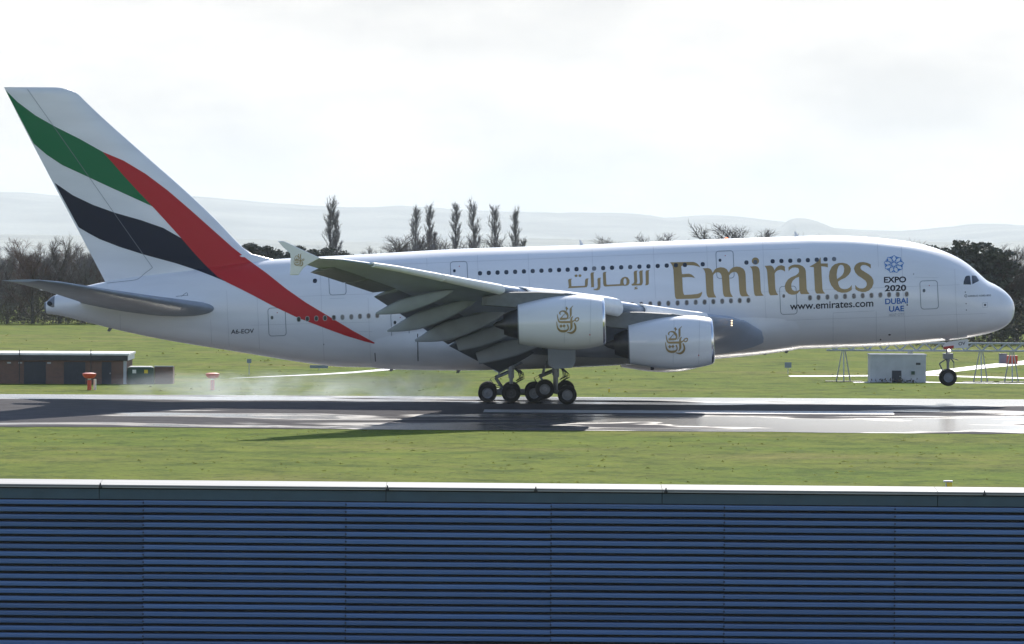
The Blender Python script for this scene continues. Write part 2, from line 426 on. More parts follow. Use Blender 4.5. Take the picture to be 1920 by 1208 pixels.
def ring(x, n=64):
    zt, zb, w, zc = fus(x); out = []
    for k in range(n):
        a = 2*math.pi*k/n; c, s_ = math.cos(a), math.sin(a); e = 2/2.12
        y = w*math.copysign(abs(c)**e, c); z = zc + (zt-zc if s_ > 0 else zc-zb)*math.copysign(abs(s_)**e, s_)
        out.append((x, y, z))
    return out
smax = S_of(XT)
mb = MB()
NS = 190
mb.loft([ring(xn - (0.02 + (smax-0.02)*k/NS)**2) for k in range(NS+1)])
mb.build('fuselage', PAINT, jet, True, 50)

# tail cone exhaust of the auxiliary power unit
mb = MB()
for k, (px, r0, r1, cy_) in enumerate([(104.5, .60, .60, 0)]): pass
xa, xb = at(103, 575, 0).x, at(84, 575, 0).x
za = [fus(x) for x in (xa, max(xb, XT+0.01))]
secs = []
for q in range(6):
    x = xa + (xb-xa)*q/5; zt, zb, w, zc = fus(max(x, XT+0.01)); g = 1.012 - 0.10*(q/5)**2
    secs.append([(x, w*g*math.cos(2*math.pi*k/32)*1.0, (zt+zb)/2 + (zt-zb)/2*g*math.sin(2*math.pi*k/32)) for k in range(32)])
tail = MB(); tail.loft(secs); tc_o = tail.build('tail_cone', mat('tail_cone_metal', (0.20, 0.21, 0.23), 0.4, metal=0.5, var=0.15), jet, True, 50)
# ---- vertical fin
fle = [(163.6,100),(164.6,112),(167,124),(173,141),(190,160),(216.6,188),(290,270.5),(365.6,356),(421.5,414),(444,435),(458,448.5),(469,461),(477,474),(482,490),(486,512),(490,524),(520,532),(560,540)]
fte = [(163.6,7.6),(165.7,8.6),(530,198),(560,213.6)]
def zrow(px, py): return at(px, py, 0)
qa = sorted((at(b, a, 0).z, at(b, a, 0).x) for a, b in fle); f_le = pchip([a for a, _ in qa], [b for _, b in qa])
qb = sorted((at(b, a, 0).z, at(b, a, 0).x) for a, b in fte); f_te = pchip([a for a, _ in qb], [b for _, b in qb])
ZF0, ZF1 = at(250, 548, 0).z, at(60, 163.8, 0).z
def naca(c):
    c = min(max(c, 0), 1)
    return max(0.0, 5*(.2969*math.sqrt(c)-.126*c-.3516*c*c+.2843*c**3-.1036*c**4))*2    # 1.0 at max thickness (t=1)
def fin_T(z):
    u = (z-ZF0)/(ZF1-ZF0); return (0.62*(1-u) + 0.20*u) * (1.0 if u < 0.97 else max(0.12, 1-((u-0.97)/0.03)**2*0.9))
def fin_hw(x, z):
    if z > ZF1 or z < ZF0: return -1
    le, te = f_le(z), f_te(z)
    c = (le-x)/(le-te)
    if c < 0 or c > 1: return -1
    return fin_T(z)*naca(c) + 0.004
RUDF = 0.69
def finmesh(name, c0, c1, shrink, parent, m):
    mb = MB(); secs = []
    zs = [ZF0 + (ZF1-ZF0)*(1-(1-k/46)**1.5) for k in range(47)]
    n = 22
    for z in zs:
        le, te = f_le(z), f_te(z); sec = []
        for k in range(n+1):
            c = c0 + (c1-c0)*((k/n)**2 if c0 == 0 else k/n); sec.append((le+(te-le)*c, -(fin_T(z)*naca(c)+0.004)*shrink, z))
        for k in range(n-(0 if c0 > 0 else 0), 0 if c0 == 0 else -1, -1):
            c = c0 + (c1-c0)*((k/n)**2 if c0 == 0 else k/n); sec.append((le+(te-le)*c, (fin_T(z)*naca(c)+0.004)*shrink, z))
        secs.append(sec)
    mb.loft(secs); return mb.build(name, m, parent, True, 40)
fin_o = finmesh('tail_fin', 0.0, RUDF, 1.0, jet, PAINT)
finmesh('rudder', RUDF-0.02, 1.0, 0.955, fin_o, PAINT)

def body_hw(x, z): return max(fus_hw(x, z), fin_hw(x, z))
def near(hw):
    return lambda x, z: -max(hw(x, z), 0.02)

# ---- decals that lie on a surface y = surf(x, z)
def project(px, py, surf, off, y0=-3.0):
    y = y0
    for _ in range(7):
        p = at(px, py, y); y = 0.4*y + 0.6*(surf(p.x, p.z)-off)
    return at(px, py, y)

def flat_mesh_from_splines(polys):
    cu = bpy.data.curves.new('outline', 'CURVE'); cu.dimensions = '2D'; cu.fill_mode = 'BOTH'
    for pl in polys:
        sp = cu.splines.new('POLY'); sp.points.add(len(pl)-1); sp.use_cyclic_u = True
        for q, (a, b) in zip(sp.points, pl): q.co = (a, -b, 0, 1)
    ob = bpy.data.objects.new('outline', cu); me = bpy.data.meshes.new_from_object(ob)
    bpy.data.objects.remove(ob); bpy.data.curves.remove(cu); return me

def drape(name, me, surf, m, parent, off, y0, step=(14.0, 4.0)):
    bm = bmesh.new(); bm.from_mesh(me); bpy.data.meshes.remove(me)
    bmesh.ops.remove_doubles(bm, verts=bm.verts, dist=1e-4)
    xs_ = [v.co.x for v in bm.verts]; ys_ = [v.co.y for v in bm.verts]
    for ax, st, lo, hi in ((0, step[0], min(xs_), max(xs_)), (1, step[1], min(ys_), max(ys_))):
        k = math.ceil(lo/st)
        while k*st < hi:
            co = (k*st, 0, 0) if ax == 0 else (0, k*st, 0); no = (1, 0, 0) if ax == 0 else (0, 1, 0)
            bmesh.ops.bisect_plane(bm, geom=bm.verts[:]+bm.edges[:]+bm.faces[:], plane_co=co, plane_no=no, dist=1e-5)
            k += 1
    bmesh.ops.triangulate(bm, faces=bm.faces)
    for v in bm.verts: v.co = project(v.co.x, -v.co.y, surf, off, y0)
    for f in bm.faces:
        f.smooth = True
        f.normal_update()
        if f.normal.y > 0: f.normal_flip()
    out = bpy.data.meshes.new(name); bm.to_mesh(out); bm.free(); out.materials.append(m)
    return link(bpy.data.objects.new(name, out), parent)

def decal(name, polys, surf, m, parent, off=0.012, y0=-3.0, step=(14.0, 4.0)):
    return drape(name, flat_mesh_from_splines(polys), surf, m, parent, off, y0, step)

def smooth_poly(p, n=3, cyc=True):
    out = []; N_ = len(p)
    for i in range(N_ if cyc else N_-1):
        p0, p1, p2, p3 = (p[(i-1) % N_] if cyc else p[max(i-1,0)]), p[i], p[(i+1) % N_], (p[(i+2) % N_] if cyc else p[min(i+2,N_-1)])
        for k in range(n):
            t = k/n
            out.append(tuple(0.5*((2*b)+(-a+c)*t+(2*a-5*b+4*c-d)*t*t+(-a+3*b-3*c+d)*t**3) for a, b, c, d in zip(p0, p1, p2, p3)))
    if not cyc: out.append(tuple(p[-1]))
    return out

def stroke(pts):
    """pts: (x, y, width) -> outline polygon"""
    pts = smooth_poly(pts, 4, False); Lf, Rt = [], []
    for i, (x, y, w) in enumerate(pts):
        a, b = pts[max(i-1,0)], pts[min(i+1,len(pts)-1)]
        dx, dy = b[0]-a[0], b[1]-a[1]; d = math.hypot(dx, dy) or 1
        nx_, ny_ = -dy/d*w/2, dx/d*w/2
        Lf.append((x+nx_, y+ny_)); Rt.append((x-nx_, y-ny_))
    return Lf + Rt[::-1]

def strokes_decal(name, polys, surf, m, parent, off, y0, step):
    """several overlapping strokes as one part, each a hair above the last"""
    objs = [decal(name, [p], surf, m, parent, off + 0.0015*i, y0, step) for i, p in enumerate(polys)]
    bm = bmesh.new()
    for o in objs: bm.from_mesh(o.data)
    me = bpy.data.meshes.new(name); bm.to_mesh(me); bm.free(); me.materials.append(m)
    for o in objs:
        d = o.data; bpy.data.objects.remove(o); bpy.data.meshes.remove(d)
    return link(bpy.data.objects.new(name, me), parent)

def text_decal(name, s, xl, bl, xr, br, h, surf, m, parent, off=0.012, y0=-3.0, shear=0.0, bold=0.0):
    cu = bpy.data.curves.new('print', 'FONT'); cu.body = s; cu.offset = bold
    ob = bpy.data.objects.new('print', cu); me = bpy.data.meshes.new_from_object(ob)
    bpy.data.objects.remove(ob); bpy.data.curves.remove(cu)
    X = [v.co.x for v in me.vertices]; Y = [v.co.y for v in me.vertices]
    x0, x1, y0_, y1 = min(X), max(X), min(Y), max(Y)
    for v in me.vertices:
        u = (v.co.x-x0)/(x1-x0); w = (v.co.y-y0_)/(y1-y0_)
        v.co = (xl+(xr-xl)*u + shear*h*w, -(bl+(br-bl)*u - h*w), 0)
    return drape(name, me, surf, m, parent, off, y0, (20.0, 4.0))

def ell(cx, cy_, rx, ry, n=20, rot=0):
    return [(cx+rx*math.cos(2*math.pi*k/n)*math.cos(rot)-ry*math.sin(2*math.pi*k/n)*math.sin(rot),
             cy_+rx*math.cos(2*math.pi*k/n)*math.sin(rot)+ry*math.sin(2*math.pi*k/n)*math.cos(rot)) for k in range(n)]
SB = near(body_hw)
def Z(pts, ox, oy, s): return [(ox+a/s, oy+b/s) for a, b in pts]

# ---- flag stripes over fin and rear fuselage
zs_ = lambda pts: Z(pts, 0, 140, 2.416)
green = zs_([(24,70),(80,125),(160,185),(250,236),(360,291),(465,350),(510,400),(560,458),(620,523),(690,597),(600,556),(500,511),(380,455),(280,409),(210,362),(152,312)])
black = zs_([(247,490),(330,547),(420,590),(520,626),(640,660),(740,695),(822,742),(872,800),(925,858),(985,915),(1030,941),(960,912),(900,889),(800,856),(650,815),(540,780),(450,745),(400,718),(356,692)])
red = zs_([(465,350),(560,390),(660,450),(760,525),(860,611),(960,700),(1050,780),(1125,840)]) + \
      Z([(400,370),(550,490),(700,595),(850,685),(1050,805),(1245,912),(1150,890),(1000,845),(850,790),(640,710),(450,620),(300,540),(200,489),(100,440)], 400, 420, 4.027) + \
      zs_([(985,915),(925,858),(872,800),(822,742),(750,662),(690,597),(620,523),(560,458),(510,400)])
flag = decal('green_stripe', [green], SB, GREEN, jet, 0.014, -0.5, (10, 5))
decal('black_stripe', [black], SB, BLACK, jet, 0.014, -0.5, (3, 2.5))
decal('red_stripe', [red], SB, RED, jet, 0.016, -1.5, (2.5, 2.0))

decal('exhaust_outlet', [ell(93, 569.5, 5.2, 4.2, 16, 0.3)], near(lambda x, z: max(fus_hw(max(x, XT+.02), z), .05)*1.02+.01), BLACKM, tc_o, 0.03, -.4, (3, 3))
decal('rudder_seam', [stroke([(51,167,.8),(130,279,.8),(210,394,.8),(286,502,.8)])], near(fin_hw), SEAM, fin_o, 0.018, -.4, (10, 5))
decal('rudder_seam', [stroke([(286,502,.8),(271,513,.8),(257,524,.8),(228,528,.8),(200,531,.8)])], SB, SEAM, fin_o, 0.018, -.6, (10, 5))
# ---- large gold lettering, one mesh for each letter
E_ = [(75,265),(600,255),(660,275),(710,310),(750,365),(755,380),(700,355),(620,335),(500,328),(350,340),(325,350),(345,530),(500,520),(560,540),(600,570),(640,620),(570,600),(480,595),(350,605),(365,900),(380,970),(400,1000),(560,990),(700,975),(760,950),(800,925),(795,970),(770,1030),(740,1060),(680,1075),(500,1085),(230,1092),(205,1080),(190,1040),(180,950),(150,430),(135,360),(110,310)]
m_ = [(805,400),(930,395),(980,410),(1010,440),(1035,500),(1080,430),(1130,395),(1210,375),(1290,385),(1350,420),(1400,495),(1430,430),(1490,380),(1570,360),(1650,370),(1720,405),(1760,460),(1775,530),(1790,900),(1805,960),(1830,1000),(1870,1030),(1700,1032),(1670,1015),(1650,980),(1635,900),(1615,590),(1600,530),(1570,490),(1530,478),(1480,488),(1440,515),(1405,560),(1425,900),(1440,960),(1490,1045),(1320,1045),(1290,1025),(1272,980),(1262,900),(1240,590),(1225,540),(1195,500),(1150,488),(1100,498),(1065,525),(1045,560),(1055,900),(1070,970),(1115,1055),(940,1058),(910,1020),(895,960),(890,900),(870,520),(855,460),(835,425)]
i_ = [(310,360),(440,348),(490,365),(520,405),(535,470),(560,900),(575,960),(625,1015),(450,1022),(425,1010),(410,970),(400,900),(370,480),(360,430),(340,390)]
idot = [(437+82*math.cos(k*math.pi/12), 235+80*math.sin(k*math.pi/12)) for k in range(24)]
r_ = [(640,345),(780,335),(820,355),(845,390),(865,445),(900,385),(950,345),(1020,330),(1070,345),(1098,360),(1105,475),(1050,440),(1000,430),(940,445),(895,475),(870,520),(885,860),(905,930),(950,1000),(780,1008),(755,985),(735,930),(728,860),(700,480),(690,425),(670,380)]
a_ = [(1180,375),(1240,335),(1320,313),(1420,318),(1500,350),(1550,400),(1570,460),(1590,860),(1605,910),(1655,975),(1470,982),(1445,960),(1435,905),(1390,960),(1330,990),(1250,995),(1180,970),(1125,920),(1100,850),(1100,780),(1120,720),(1170,650),(1240,600),(1340,560),(1395,520),(1418,480),(1415,420),(1390,390),(1330,378),(1270,385),(1215,420),(1185,470)]
ah = [(1418,590),(1340,620),(1275,680),(1245,750),(1245,830),(1265,880),(1310,912),(1370,912),(1425,885)]
t_ = [(205,365),(340,290),(420,220),(455,155),(465,160),(470,290),(625,290),(628,378),(560,360),(478,352),(505,860),(520,910),(565,968),(380,970),(350,940),(335,880),(310,375),(260,370)]
e_ = [(1165,775),(1165,885),(1110,920),(1040,945),(940,950),(850,925),(770,870),(700,780),(660,680),(650,580),(665,470),(710,370),(780,310),(870,280),(960,275),(1060,300),(1120,350),(1145,410),(1140,470),(1100,540),(1020,610),(900,665),(858,700),(860,740),(880,800),(920,850),(990,872),(1060,865),(1120,830)]
eh = [(832,640),(825,540),(840,430),(870,350),(910,320),(950,325),(980,350),(995,410),(985,490),(950,555),(890,605)]
s_ = [(1590,310),(1595,405),(1540,355),(1470,325),(1410,325),(1370,350),(1358,390),(1380,430),(1440,470),(1540,530),(1610,590),(1650,660),(1655,740),(1620,830),(1550,900),(1470,930),(1390,932),(1310,910),(1250,875),(1240,775),(1290,825),(1350,855),(1420,855),(1475,825),(1502,780),(1500,725),(1470,675),(1400,625),(1300,560),(1240,490),(1215,410),(1230,350),(1270,300),(1340,265),(1420,258),(1510,275)]
title = None
for polys, ox in (([E_], 1250), ([m_], 1250), ([i_, idot], 1380), ([r_], 1380), ([a_, ah], 1380), ([t_], 1500), ([e_, eh], 1500), ([s_], 1500)):
    decal('gold_letter', [Z(p, ox, 470, 12.0) for p in polys], SB, GOLD, jet, 0.012, -3.4)
arab = [[[(115,400),(135,375),(200,370),(180,395),(185,530),(470,520),(475,400),(490,370),(550,360),(535,390),(530,500),(515,540),(490,552),(110,572),(130,540)], ell(285,308,31,28), ell(366,305,31,28)],
        [[(590,270),(605,240),(670,235),(655,260),(665,550),(590,552),(605,530)]],
        [[(735,380),(750,355),(815,348),(800,375),(800,550),(780,600),(730,618),(670,610),(650,590),(720,580),(742,540)]],
        [[(850,260),(865,232),(930,225),(912,250),(925,480),(940,498),(1215,485),(1225,400),(1260,350),(1320,328),(1380,345),(1415,400),(1415,460),(1390,505),(1340,520),(1270,518),(900,538),(870,520),(860,480)], ell(1320,430,33,70)],
        [[(1505,235),(1525,205),(1590,198),(1570,225),(1580,420),(1565,478),(1625,475),(1635,440),(1620,225),(1640,200),(1705,193),(1690,220),(1698,440),(1685,490),(1660,512),(1470,518),(1455,485),(1500,470),(1515,430)], [(1520,550),(1580,535),(1585,550),(1545,560),(1590,572),(1585,592),(1505,598),(1530,578)]],
        [[(1755,225),(1770,195),(1840,188),(1822,215),(1825,470),(1810,500),(1780,510),(1740,508),(1760,480)]]]
for polys in arab:
    decal('gold_script_letter', [Z(p, 1055, 490, 11.294) for p in polys], SB, GOLD, jet, 0.012, -3.4)

# ---- smaller print
text_decal('black_lettering', 'EXPO', 1657.4, 530.6, 1699, 529.8, 11.3, SB, INK, jet, bold=0.028)
text_decal('black_lettering', '2020', 1659, 546.6, 1699, 545.6, 11.6, SB, INK, jet, bold=0.028)
text_decal('blue_lettering', 'DUBAI', 1659.7, 571.0, 1702, 569.2, 10.8, SB, BLUE, jet, bold=0.022)
text_decal('blue_lettering', 'UAE', 1667, 585.0, 1695, 583.8, 10.6, SB, BLUE, jet, bold=0.022)
text_decal('grey_lettering', 'HOST CITY', 1667, 593.3, 1695, 591.8, 4.6, SB, GREYINK, jet)
text_decal('web_address', 'www.emirates.com', 1481, 581.2, 1637.5, 575.0, 12.8, SB, INK, jet, bold=0.012)
text_decal('registration', 'A6-EOV', 433, 626.6, 476, 624.8, 8.4, SB, INK, jet, y0=-2.2, bold=0.01)
text_decal('type_lettering', 'AIRBUS A380-800', 1815, 557.2, 1858, 555.6, 3.4, SB, INK, jet, y0=-2.0)
strokes_decal('type_roundel', [stroke([(1811+2.2*math.cos(a*0.6), 555+2.2*math.sin(a*0.6), 0.9) for a in range(12)])], SB, INK, jet, 0.012, -2.0, (14, 4))
# interlaced nine-petal roundel
cx, cy_ = 1676.0, 495.6
fl = []
for k in range(9):
    a = 2*math.pi*k/9 - math.pi/2 + 0.03
    P = lambda rr, aa: (cx+rr*math.cos(aa)*1.02, cy_+rr*math.sin(aa)*0.9, 0.95)
    d = math.pi/9
    fl.append(stroke([P(18.3, a), P(15.8, a+d*0.62), P(13.5, a+d)]))
    fl.append(stroke([P(18.3, a), P(15.8, a-d*0.62), P(13.5, a-d)]))
    fl.append(stroke([P(5.0, a), P(8.5, a+d*0.85), P(12.5, a+d*0.95), P(15.6, a+d*0.5), P(16.4, a+d*0.95)]))
    fl.append(stroke([P(5.0, a), P(8.5, a-d*0.85), P(12.5, a-d*0.95), P(15.6, a-d*0.5), P(16.4, a-d*0.95)]))
    fl.append(stroke([P(3.8, a-d), P(4.4, a), P(3.8, a+d)]))
strokes_decal('blue_roundel', fl, SB, CYAN, jet, 0.012, -3.3, (20, 20))

# ---- calligraphic emblem (relative to its centre, in pixels of the photograph)
def emblem(cx, cy_, s, surf, parent, y0):
    T = lambda pts: [((a-530)/15.1*s+cx, (b-605)/15.1*s+cy_) + ((w/15.1*s,) if len(q_) else ()) for (a, b, *q_) in pts for w in (q_ or [0])]
    ps = [T([(575,290),(615,250),(670,200),(675,215),(635,260),(635,480),(600,530),(545,590),(535,580),(580,520)]),
          T([(485,225),(540,290),(505,320),(490,365),(470,360),(480,320),(455,265)]),
          stroke(T([(320,460,14),(295,410,38),(340,362,28),(420,360,46),(490,420,72),(525,490,48),(505,560,48),(430,573,58),(295,575,62)])),
          stroke(T([(435,430,16),(340,545,28)])),
          stroke(T([(225,450,18),(240,540,30),(265,630,40),(310,665,55),(450,665,58),(610,662,60),(690,632,34),(745,590,26)])),
          stroke(T([(672,505,16),(625,570,50),(625,700,64),(625,830,54),(572,915,12)])),
          T([(330,732),(382,780),(330,832),(285,782)]), T([(418,728),(468,775),(418,826),(372,776)]),
          stroke(T([(210,655,18),(225,790,30),(260,870,50),(330,920,62),(440,925,66),(515,890,44),(540,830,32),(512,735,46)])),
          stroke(T([(700,685,28),(735,760,44),(745,850,50),(700,930,62),(620,975,54),(505,955,18)])),
          stroke(T([(760,640,30),(730,600,30),(760,560,32),(815,545,32),(835,575,30),(810,625,30),(765,645,28)]))]
    return strokes_decal('gold_emblem', ps, surf, GOLD, parent, 0.012, y0, (12, 3))

# ---- cabin windows
def surf_frame(px, py, surf, y0):
    c = project(px, py, surf, 0.0, y0); e = 0.05
    p1 = Vector((c.x+e, surf(c.x+e, c.z), c.z)); p2 = Vector((c.x, surf(c.x, c.z+e), c.z+e)); p0 = Vector((c.x, surf(c.x, c.z), c.z))
    tx, tz = (p1-p0).normalized(), (p2-p0).normalized(); n = tx.cross(tz).normalized()
    if n.y > 0: n = -n
    tz = n.cross(tx) if n.cross(tx).z > 0 else tx.cross(n)
    return p0, tx, tz, n
def oval(rx, rz, y0, y1, n=16, e=2.5):
    mb = MB(); q = []
    for k in range(n):
        a = 2*math.pi*k/n; q.append((rx*math.copysign(abs(math.cos(a))**(2/e), math.cos(a)), rz*math.copysign(abs(math.sin(a))**(2/e), math.sin(a))))
    mb.loft([[(a, y0, b) for a, b in q], [(a*0.96, y1, b*0.96) for a, b in q]]); return mb
def place(me_o, px, py, surf, parent, y0=-3.4):
    p, tx, tz, n = surf_frame(px, py, surf, y0)
    o = me_o
    m4 = Matrix.Identity(4)
    for i in range(3): m4[i][0] = tx[i]; m4[i][1] = -n[i]; m4[i][2] = tz[i]; m4[i][3] = p[i]
    o.matrix_local = m4; return o
up = [(900+16.47*k, 512.7-0.70*k) for k in range(9)]
up += [(1040+a/4.027, 420+b/4.027) for a, b in [(33,348),(98,346),(165,342),(231,340),(298,337),(366,334),(433,331),(502,328),(570,326),(640,323),(708,321),(778,318),(846,315),(915,313),(983,310),(1118,305),(1448,292),(1515,289)]]
up += [(1440+a/3.775, 420+b/3.775) for a, b in [(33,265),(95,263),(158,261),(220,259),(282,257),(345,254),(407,251),(468,249)]]
lo = [(400+a/4.027, 420+b/4.027) for a, b in [(645,720),(710,717),(778,714),(843,711),(910,708),(975,705),(1042,702),(1107,698),(1172,695),(1238,691)]]
lo += [(1040+a/4.027, 420+b/4.027) for a, b in [(586,611),(654,608),(722,605),(790,602),(858,600),(928,597),(997,595),(1065,592),(1132,590),(1198,587),(1265,584),(1331,581),(1397,579),(1463,577)]]
lo += [(1440+a/3.775, 420+b/3.775) for a, b in [(297,523),(358,521),(421,518),(483,516),(545,513),(608,511),(670,508),(732,506),(795,503),(857,501),(918,499),(981,497)]]
w_up = oval(0.155, 0.178, 0.0, -0.022); w_lo = oval(0.118, 0.165, 0.0, -0.024); w_fr = oval(0.158, 0.205, 0.0, -0.017)
proto_up = proto_lo = proto_fr = None
for (px, py) in up + [(590.5, 526.8)]:
    if proto_up is None: o = proto_up = w_up.build('window', GLASS, jet)
    else: o = link(proto_up.copy(), jet)
    place(o, px, py, SB, jet)
for (px, py) in lo:
    if proto_lo is None:
        f = proto_fr = w_fr.build('window', SURR, jet); o = proto_lo = w_lo.build('pane', GLASS, f)
    else:
        f = link(proto_fr.copy(), jet); o = link(proto_lo.copy(), f)
    place(f, px, py, SB, jet)

# ---- doors: raised seam ring, small window
def rrect(x0, y0, x1, y1, r, n=5, sk=0.0):
    out = []
    for cx_, cy2, a0 in ((x1-r, y1-r, 0), (x0+r, y1-r, 90), (x0+r, y0+r, 180), (x1-r, y0+r, 270)):
        for k in range(n+1):
            a = R(a0+90*k/n); X, Y = cx_+r*math.cos(a), cy2+r*math.sin(a)
            out.append((X + sk*(Y-y0), Y - 0.038*(X-(x0+x1)/2)))
    return out
def door(x0, y0, x1, y1, y_0=-3.4, wrow=None):
    d = decal('door', [rrect(x0, y0, x1, y1, 6, sk=0.045), rrect(x0+1.1, y0+1.1, x1-1.1, y1-1.1, 5, sk=0.045)], SB, SEAM, jet, 0.010, y_0, (14, 4))
    w = oval(0.10, 0.13, 0.0, -0.02).build('door_window', GLASS, d); place(w, x0+8.5, (y0+y1)/2-8, SB, d, y_0)
    h = decal('door_handle', [ell((x0+x1)/2+1.5, y0+9.5, 1.0, 1.0, 8)], SB, REDM, d, 0.012, y_0)
    return d
for q in ((1724, 526, 1758, 580), (1341.5, 470, 1375, 522.5), (1461, 536.5, 1493, 590), (843.5, 490, 876, 542), (615, 501, 647.5, 553.5), (501.5, 577, 535, 630.5), (732, 586, 766, 640)):
    door(*q, y_0=(-2.6 if q[0] < 600 else -3.4))
# panel seams: cargo door, service hatches, radome joint
def seam(pts, w=0.8, m=FAINT, y0=-3.3): return decal('panel_seam', [stroke([(a, b, w) for a, b in pts])], SB, m, jet, 0.008, y0, (20, 4))
seam([(1562,587),(1562,640)]); seam([(1562,587),(1640,583)]); seam([(1643,584),(1643,646)]); seam([(618,560),(647,559)])
seam([(225,590),(226,619)], 0.7, FAINT, -1.2); seam([(340,556),(350,549),(352,555)], 1.0, SEAM, -1.8); seam([(330,556),(352,553.5)], 1.0, SEAM, -1.8)
seam([(1715,520),(1760,521)], 0.6); seam([(673,622),(698,622)], 0.8, FAINT)
for (px, py, r0) in [(1810,548,1.1),(1811.5,569.5,1.0),(1812,581.5,1.0),(1847,572,2.0),(1713,514,0.9),(1668,628,2.6),(1651,637,1.4),(607,646,1.0),(1701,572,1.4)]:
    decal('sensor_port', [ell(px, py, r0, r0*(0.5 if r0 > 2.2 else 1), 10)], SB, INK, jet, 0.012, -2.6)
decal('panel_seam', [rrect(1842,567,1852,577,1), rrect(1842.8,567.8,1851.2,576.2,1)], SB, FAINT, jet, 0.009, -2.2)

SKIN = mat('skin_joint', (0.52, 0.53, 0.56), 0.5)
for px, r0, r1 in ((1790,505,636),(1690,462,640),(1645,452,500),(1430,452,640),(1325,460,585),(1225,462,560),(1110,468,545),(990,474,540),(895,478,530),(800,484,500),(690,492,512),(690,560,680),(600,500,676),(480,505,655),(425,545,650),(395,600,646)):
    seam([(px, r0), (px+0.04*(r1-r0)*.5, (r0+r1)/2), (px+0.045*(r1-r0), r1)], 0.55, SKIN, -3.2 if px > 650 else -2.2)
for (xa_, ya_), (xb_, yb_) in (((640,500),(1500,466)), ((1420,548),(1800,534)), ((470,610),(700,604)), ((1440,602),(1850,588)), ((560,556),(700,551))):
    seam([(xa_+(xb_-xa_)*k/8, ya_+(yb_-ya_)*k/8) for k in range(9)], 0.5, SKIN, -3.2 if xa_ > 600 else -2.6)
# ---- cockpit windows, both sides
cw = [Z(p, 1680, 400, 4.3125) for p in ([(545,575),(549,548),(560,515),(572,506),(595,503),(601,520),(607,577)], [(612,503),(640,504),(652,511),(672,545),(660,553),(617,574)])]
for p in cw:
    a = decal('cockpit_window', [p], SB, COCK, jet, 0.014, -1.9, (3, 3))
    b = a.copy(); b.data = a.data.copy(); link(b, jet)
    for v in b.data.vertices: v.co.y = -v.co.y
    b.data.flip_normals()
# crown aerials and beacon
def blade(px, py, h, c):
    p = at(px, py, 0); mb = MB(); q = []
    mb.loft([[(p.x-c/2, -.05, p.z-.15), (p.x, -.09, p.z-.15), (p.x+c/2, 0, p.z-.15), (p.x, .09, p.z-.15), (p.x-c/2, .05, p.z-.15)],
             [(p.x-c*.75, -.02, p.z+h), (p.x-c*.6, -.03, p.z+h), (p.x-c*.45, 0, p.z+h), (p.x-c*.6, .03, p.z+h), (p.x-c*.75, .02, p.z+h)]])
    mb.build('aerial', PAINT2, jet)
blade(1495.5, 443.5, 0.36, 0.34); blade(1092.5, 459.5, 0.36, 0.34)
mb = MB(); p = at(1362, 448.5, 0); mb.revolve(p - Vector((0, 0, .05)), (0, 0, 1), [(0, .12), (.08, .12), (.16, .07), (.18, .0)], 12); mb.build('beacon', BEACON, jet, True)
for px, py in ((737,691.5),(862,695),(1438,661),(1478,657.5),(208,617)):
    p = at(px, py, 0); mb = MB(); mb.loft([[(p.x-.1, -.03, p.z+.2), (p.x+.22, -.03, p.z+.2), (p.x+.22, .03, p.z+.2), (p.x-.1, .03, p.z+.2)], [(p.x-.28, -.02, p.z-.16), (p.x-.08, -.02, p.z-.2), (p.x-.08, .02, p.z-.2), (p.x-.28, .02, p.z-.16)]]); mb.build('belly_aerial', DGREY, jet)

# ---- wing-body fairing: the fuselage skin swollen outwards low down
bx = [at(px, 650, 0).x for px in (694, 1499)]
secs = []
for k in range(61):
    u = k/60; x = bx[0]+(bx[1]-bx[0])*u; zt, zb, w, zc = fus(x)
    kx = (max(0, 1-abs(2*u-1)**2.6))**0.75
    B = 0.62*kx; sec = []
    hi = 0.06*kx + 0.01           # how far above the wide line it climbs (radians of the section)
    for j in range(41):
        a = hi - (math.pi+2*hi)*j/40
        c, s2 = math.cos(a), math.sin(a); e = 2/2.12
        y = w*math.copysign(abs(c)**e, c); z = zc-0.9 + (zt-zc if s2 > 0 else zc-0.9-zb)*math.copysign(abs(s2)**e, s2)
        n = Vector((y/(w*w), (z-zc)/(16.))); n.normalize()
        g = min(1.0, min(j, 40-j)/7.0); g = g*g*(3-2*g)
        hwv = max(fus_hw(x, z), 0); y = math.copysign(max(hwv, abs(y)*0.0), y) if abs(y) > 1e-6 else 0.0
        b_ = B*g - 0.05*(1-g)-0.02
        sec.append((x, y+n.x*b_, z+n.y*b_))
    secs.append(sec)
mb = MB(); mb.loft(secs, closed=False); fair = mb.build('belly_fairing', PAINT2, jet, True)
def fair_hw(x, z):
    return fus_hw(x, z) + 0.62
for a, b in (((783,626),(784,690)), ((703,662),(704,678))):
    decal('fairing_gap', [stroke([(a[0],a[1],1.6), (b[0],b[1],1.6)])], near(fair_hw), INK, fair, 0.02, -4.0, (20, 4))

# ---- wings.  (y, LE px, LE row, TE px, TE row, t/c)
BANK2 = 2*math.tan(R(1.9))
def far(p): return Vector((p.x, -p.y, p.z - BANK2*abs(p.y)))
wt = [(-2.6,1440,630,1000,664,.092),(-3.6,1422,618,994,662,.094),(-4.6,1402,606,985,659,.098),(-6.0,1374,598,968,654,.104),(-9.0,1302,591.5,925,642,.112),(-14.5,1178,574,866,607,.11),(-20,1072,558,812,580,.11),
      (-25.7,957,543,757,556,.105),(-30,853,523,696,536,.10),(-34.5,738,501,629,513,.10),(-38,642,487,574,496.5,.10),(-39.7,601,484.5,549,490.5,.095)]
def wing_at(y):
    y = max(min(y, wt[0][0]), wt[-1][0])
    for a, b in zip(wt[:-1], wt[1:]):
        if b[0] <= y <= a[0]:
            t = (y-a[0])/(b[0]-a[0]); return [q+(r-q)*t for q, r in zip(a, b)]
